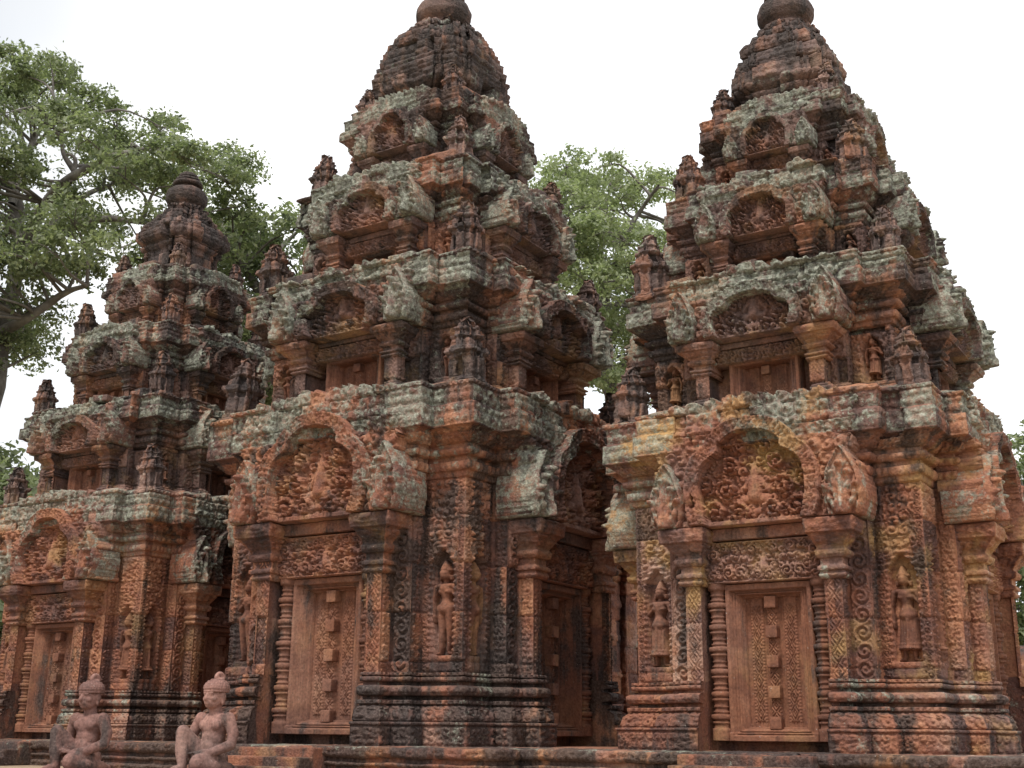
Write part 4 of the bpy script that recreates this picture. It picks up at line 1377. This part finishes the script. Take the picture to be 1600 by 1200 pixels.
# ------------------------------------------------------------------ trees
def leaf_material(name, dark, mid, light):
    k = NT(name)
    at = k.n('ShaderNodeAttribute', attribute_name='wear')
    sp = k.n('ShaderNodeSeparateColor'); k.l(at.outputs['Color'], sp.inputs[0])
    col = k.ramp(sp.outputs[0], [(0.05, dark), (0.5, mid), (0.95, light)])
    k.l(col, k.b.inputs['Base Color'])
    k.b.inputs['Roughness'].default_value = 0.45
    k.b.inputs['Specular IOR Level'].default_value = 0.4
    tr = k.n('ShaderNodeBsdfTranslucent')
    k.l(k.mix(1.0, col, (1.0, 1.12, 0.68), 'MULTIPLY'), tr.inputs['Color'])
    mx = k.n('ShaderNodeMixShader'); mx.inputs[0].default_value = 0.5
    k.l(k.b.outputs[0], mx.inputs[1]); k.l(tr.outputs[0], mx.inputs[2]); k.l(mx.outputs[0], k.out.inputs[0])
    return k.m
M_LEAF = leaf_material('tree leaves', (0.110, 0.135, 0.080), (0.225, 0.258, 0.155), (0.37, 0.40, 0.26))
M_LEAF2 = leaf_material('pale tree leaves', (0.18, 0.215, 0.125), (0.31, 0.35, 0.21), (0.44, 0.475, 0.33))
def bark_material():
    k = NT('pale bark')
    geo = k.n('ShaderNodeNewGeometry'); pos = geo.outputs['Position']
    k.l(k.ramp(k.noise(pos, 2.2, 6, .65), [(.3, (.06, .052, .047)), (.5, (.145, .13, .118)), (.7, (.27, .25, .23))]), k.b.inputs['Base Color'])
    k.b.inputs['Roughness'].default_value = .9
    return k.m
M_BARK = bark_material()

def at_depth(px, py, y):
    """a point of the place seen along a sight line of the photo, y metres ahead of the camera"""
    dx, dy = px - 800, 600 - py
    d = rv * (dx / F_PX) + uv * (dy / F_PX) + fwd
    d = d * (y / d.y)
    return np.array([d.x, d.y, d.z + CAM_H])

def leaves(B, cen, rad, n, size, rg, flat=0.7):
    """sprays of leaves spread through a lobed cluster"""
    ns = max(3, n // 26)
    dirs = rg.normal(size=(ns, 3)); dirs /= np.linalg.norm(dirs, axis=1, keepdims=True)
    dirs[:, 2] = np.abs(dirs[:, 2]) * 1.0 - 0.35
    tips = cen + dirs * rad * (0.45 + 0.6 * rg.random((ns, 1))) * np.array([1, 1, flat])
    c = np.repeat(tips, 26, 0) + rg.normal(size=(ns * 26, 3)) * rad * np.array([.16, .16, .11])
    m = len(c)
    nrm = rg.normal(size=(m, 3)) * .75 + np.array([0, 0, .75]) + (c - cen) / rad * .6
    nrm /= np.linalg.norm(nrm, axis=1, keepdims=True)
    t = rg.normal(size=(m, 3)); t -= nrm * (t * nrm).sum(1, keepdims=True); t /= np.linalg.norm(t, axis=1, keepdims=True)
    s = np.cross(nrm, t)
    L = size * (0.65 + 0.7 * rg.random((m, 1)))
    V = np.stack([c - t * L * .5, c + s * L * .26 + nrm * L * .05, c + t * L * .5, c - s * L * .26 + nrm * L * .05], 1).reshape(-1, 3)
    Fq = np.arange(m * 4).reshape(-1, 4)
    w = np.zeros((m, 4)); w[:, 0] = np.clip(rg.normal(.5, .2, m) + np.repeat(rg.normal(0, .13, ns), 26), 0, 1)
    B.raw(V, Fq, np.repeat(w, 4, 0))

def tree(label, depth, limbs, outline, gaps, nclu, crad, nleaf, lsize, lmat, seed, group=None, spread=4.0, spacing=0.62):
    rg = np.random.default_rng(seed)
    base = at_depth(*limbs[0][0][0][:2], depth)
    T = empty('tree', (float(base[0]), depth, -1.25))
    tag(T, label, 'tree', group)
    org = np.array([base[0], depth, -1.25])
    b = Build(); skel = []
    for pts, r0, r1 in limbs:
        P = np.array([at_depth(p[0], p[1], depth + (p[2] if len(p) > 2 else 0)) for p in pts])
        if pts is limbs[0][0]:
            P = np.vstack([[P[0][0], P[0][1], -1.4], P])
        q = np.array(spline([tuple(a) for a in P], 7))
        q += (np.stack([fbm(q, .8, seed + k) for k in range(3)], -1) - .5) * .25 * r0 / .2
        tube(b, q, np.linspace(r0, r1, len(q)), 9, (.5, 0, 0, 0))
        skel.append(q[len(q) // 3:])
    S = np.vstack(skel)
    X0, X1 = min(p[0] for p in outline), max(p[0] for p in outline)
    Y0, Y1 = min(p[1] for p in outline), max(p[1] for p in outline)
    cen = []; tries = 0
    while len(cen) < nclu and tries < nclu * 60:
        tries += 1
        x, y = rg.uniform(X0, X1), rg.uniform(Y0, Y1)
        if not inside(np.array([x]), np.array([y]), outline)[0] or any((x - g[0]) ** 2 + (y - g[1]) ** 2 < g[2] ** 2 for g in gaps):
            continue
        p = at_depth(x, y, depth + rg.uniform(-spread, spread))
        if any(np.linalg.norm(p - c) < crad * spacing for c in cen):
            continue
        cen.append(p)
    lb = Build()
    for p in cen:
        j = np.argmin(np.linalg.norm(S - p, axis=1) + 0.3 * np.abs(S[:, 2] - p[2] + 1))
        a = S[j]
        mid = (a + p) / 2 + rg.normal(size=3) * .18 + np.array([0, 0, .15])
        q = np.array(spline([tuple(a), tuple(mid), tuple(p)], 4))
        tube(b, q, np.linspace(.055, .012, len(q)), 5, (.5, 0, 0, 0))
        for _ in range(3):
            e = p + np.clip(rg.normal(size=3), -1.3, 1.3) * crad * .4
            tube(b, np.array([p - (p - mid) * .3, (p + e) / 2, e]), [.016, .011, .006], 4, (.5, 0, 0, 0))
        leaves(lb, p, crad * rg.uniform(.75, 1.2), int(nleaf * rg.uniform(.7, 1.25)), lsize, rg, 0.95)
    for bb in (b, lb):
        bb.V = [v - org for v in bb.V]
    link('trunk', b.mesh('trunk', M_BARK), T)
    link('crown', lb.mesh('crown', lmat, smooth=False), T)

tree('big spreading tree with pale grey limbs behind the farthest tower', 30.0,
     [([(-20, 700), (5, 520, 0), (30, 400, 0), (32, 335, .5)], .25, .16),
      ([(30, 400, 0), (60, 340, -1), (110, 275, -2), (175, 250, -2.5), (240, 228, -3)], .20, .05),
      ([(34, 390, 0), (70, 360, 1), (120, 310, 1.5), (180, 285, 2)], .17, .05),
      ([(36, 395, 0), (70, 375, -1.5), (130, 345, -2), (180, 340, -2), (240, 352, -2.5)], .16, .05),
      ([(32, 340, .5), (25, 310, .5), (8, 275, 1), (-20, 255, 1.5), (-80, 200, 2)], .22, .06),
      ([(20, 320, 0), (40, 250, 1), (70, 190, 1.5), (110, 140, 2)], .12, .04),
      ([(0, 520, 0), (40, 500, -1), (90, 465, -1.5), (135, 445, -2)], .17, .05),
      ([(120, 270, -2), (100, 240, -2), (96, 205, -2.2)], .09, .03), ([(112, 285, -2), (118, 250, -2), (106, 240, -2)], .08, .03),
      ([(-10, 600, 0), (-80, 480, 1), (-160, 400, 2), (-240, 330, 2)], .22, .06)],
     [(-330, 260), (-240, 120), (-120, 70), (0, 72), (30, 84), (100, 104), (150, 140), (200, 132), (255, 160), (280, 215), (320, 232), (385, 262), (395, 300), (378, 330), (320, 330),
      (300, 395), (240, 420), (140, 425), (112, 462), (66, 470), (40, 515), (66, 555), (55, 600), (20, 570), (-120, 600), (-260, 480)],
     [(60, 270, 26), (105, 250, 24), (150, 268, 22), (25, 300, 20), (100, 500, 45), (180, 420, 28), (78, 330, 20), (205, 310, 20), (215, 385, 20), (140, 315, 14), (330, 300, 16)],
     200, .78, 600, .135, M_LEAF, 3, spread=4.2, spacing=.55)
tree('airy pale green tree with thin whitish branches, between the middle and nearest towers', 36.0,
     [([(960, 900), (955, 640, 0), (940, 480, 0), (935, 400, 0)], .30, .16),
      ([(940, 470, 0), (975, 380, -1), (1000, 330, -1), (1030, 290, -2)], .13, .04), ([(938, 430, 0), (905, 380, 1), (890, 330, 1), (880, 290, 1)], .12, .04),
      ([(950, 540, 0), (990, 480, -1), (1040, 440, -2), (1090, 400, -2)], .13, .04), ([(936, 405, 0), (945, 340, 1), (955, 290, 1)], .10, .03),
      ([(950, 600, 0), (900, 520, 1), (850, 470, 1)], .12, .04)],
     [(835, 270), (870, 258), (930, 252), (985, 250), (1015, 268), (1050, 292), (1110, 330), (1150, 440), (1080, 600), (960, 640), (860, 560), (810, 420)],
     [(905, 345, 16), (960, 400, 18), (985, 470, 16), (925, 440, 14), (1000, 350, 14), (960, 320, 11), (970, 555, 14)],
     115, .9, 520, .15, M_LEAF2, 8, spread=3.0, spacing=.55)
tree('dense rounded green tree seen between the farthest and middle towers', 33.0,
     [([(420, 900), (420, 640, 0), (410, 500, 0), (415, 430, 0)], .32, .16),
      ([(412, 480, 0), (370, 400, -1), (345, 350, -1)], .14, .04), ([(414, 450, 0), (440, 390, 1), (470, 360, 1)], .14, .04), ([(412, 540, 0), (500, 450, 1), (560, 400, 2)], .14, .04)],
     [(300, 350), (335, 318), (380, 345), (440, 350), (490, 350), (560, 380), (620, 470), (560, 620), (400, 640), (300, 540)],
     [], 100, .95, 420, .18, M_LEAF, 12, spread=3.0, spacing=.5)
tree('green tree at the right edge of the court, beyond the nearest tower', 34.0,
     [([(1640, 1100), (1640, 960, 0), (1635, 860, 0), (1640, 760, 0)], .22, .1), ([(1638, 900, 0), (1600, 840, -1), (1585, 780, -1)], .1, .03), ([(1638, 880, 0), (1690, 820, 1), (1720, 760, 1)], .1, .03),
      ([(1560, 1100, 1), (1562, 980, 1), (1566, 900, 1), (1590, 830, 0)], .09, .04)],
     [(1572, 760), (1590, 690), (1640, 640), (1740, 650), (1800, 800), (1780, 1060), (1560, 1070), (1562, 980), (1545, 930), (1575, 900)],
     [(1568, 888, 12), (1582, 960, 10)], 70, .95, 520, .20, M_LEAF, 15, spread=2.5, spacing=.5)
tree('low bright green tree at the left edge, behind the farthest tower', 28.0,
     [([(-60, 1100), (-60, 980, 0), (-55, 880, 0), (-50, 800, 0)], .2, .09), ([(-58, 900, 0), (-20, 830, -1), (10, 770, -1)], .09, .03), ([(-58, 880, 0), (-110, 820, 1), (-150, 760, 1)], .09, .03)],
     [(-220, 800), (-150, 720), (-60, 690), (10, 735), (36, 725), (60, 800), (60, 1060), (-200, 1060)],
     [], 70, .9, 560, .18, M_LEAF, 19, spread=2.0, spacing=.5)
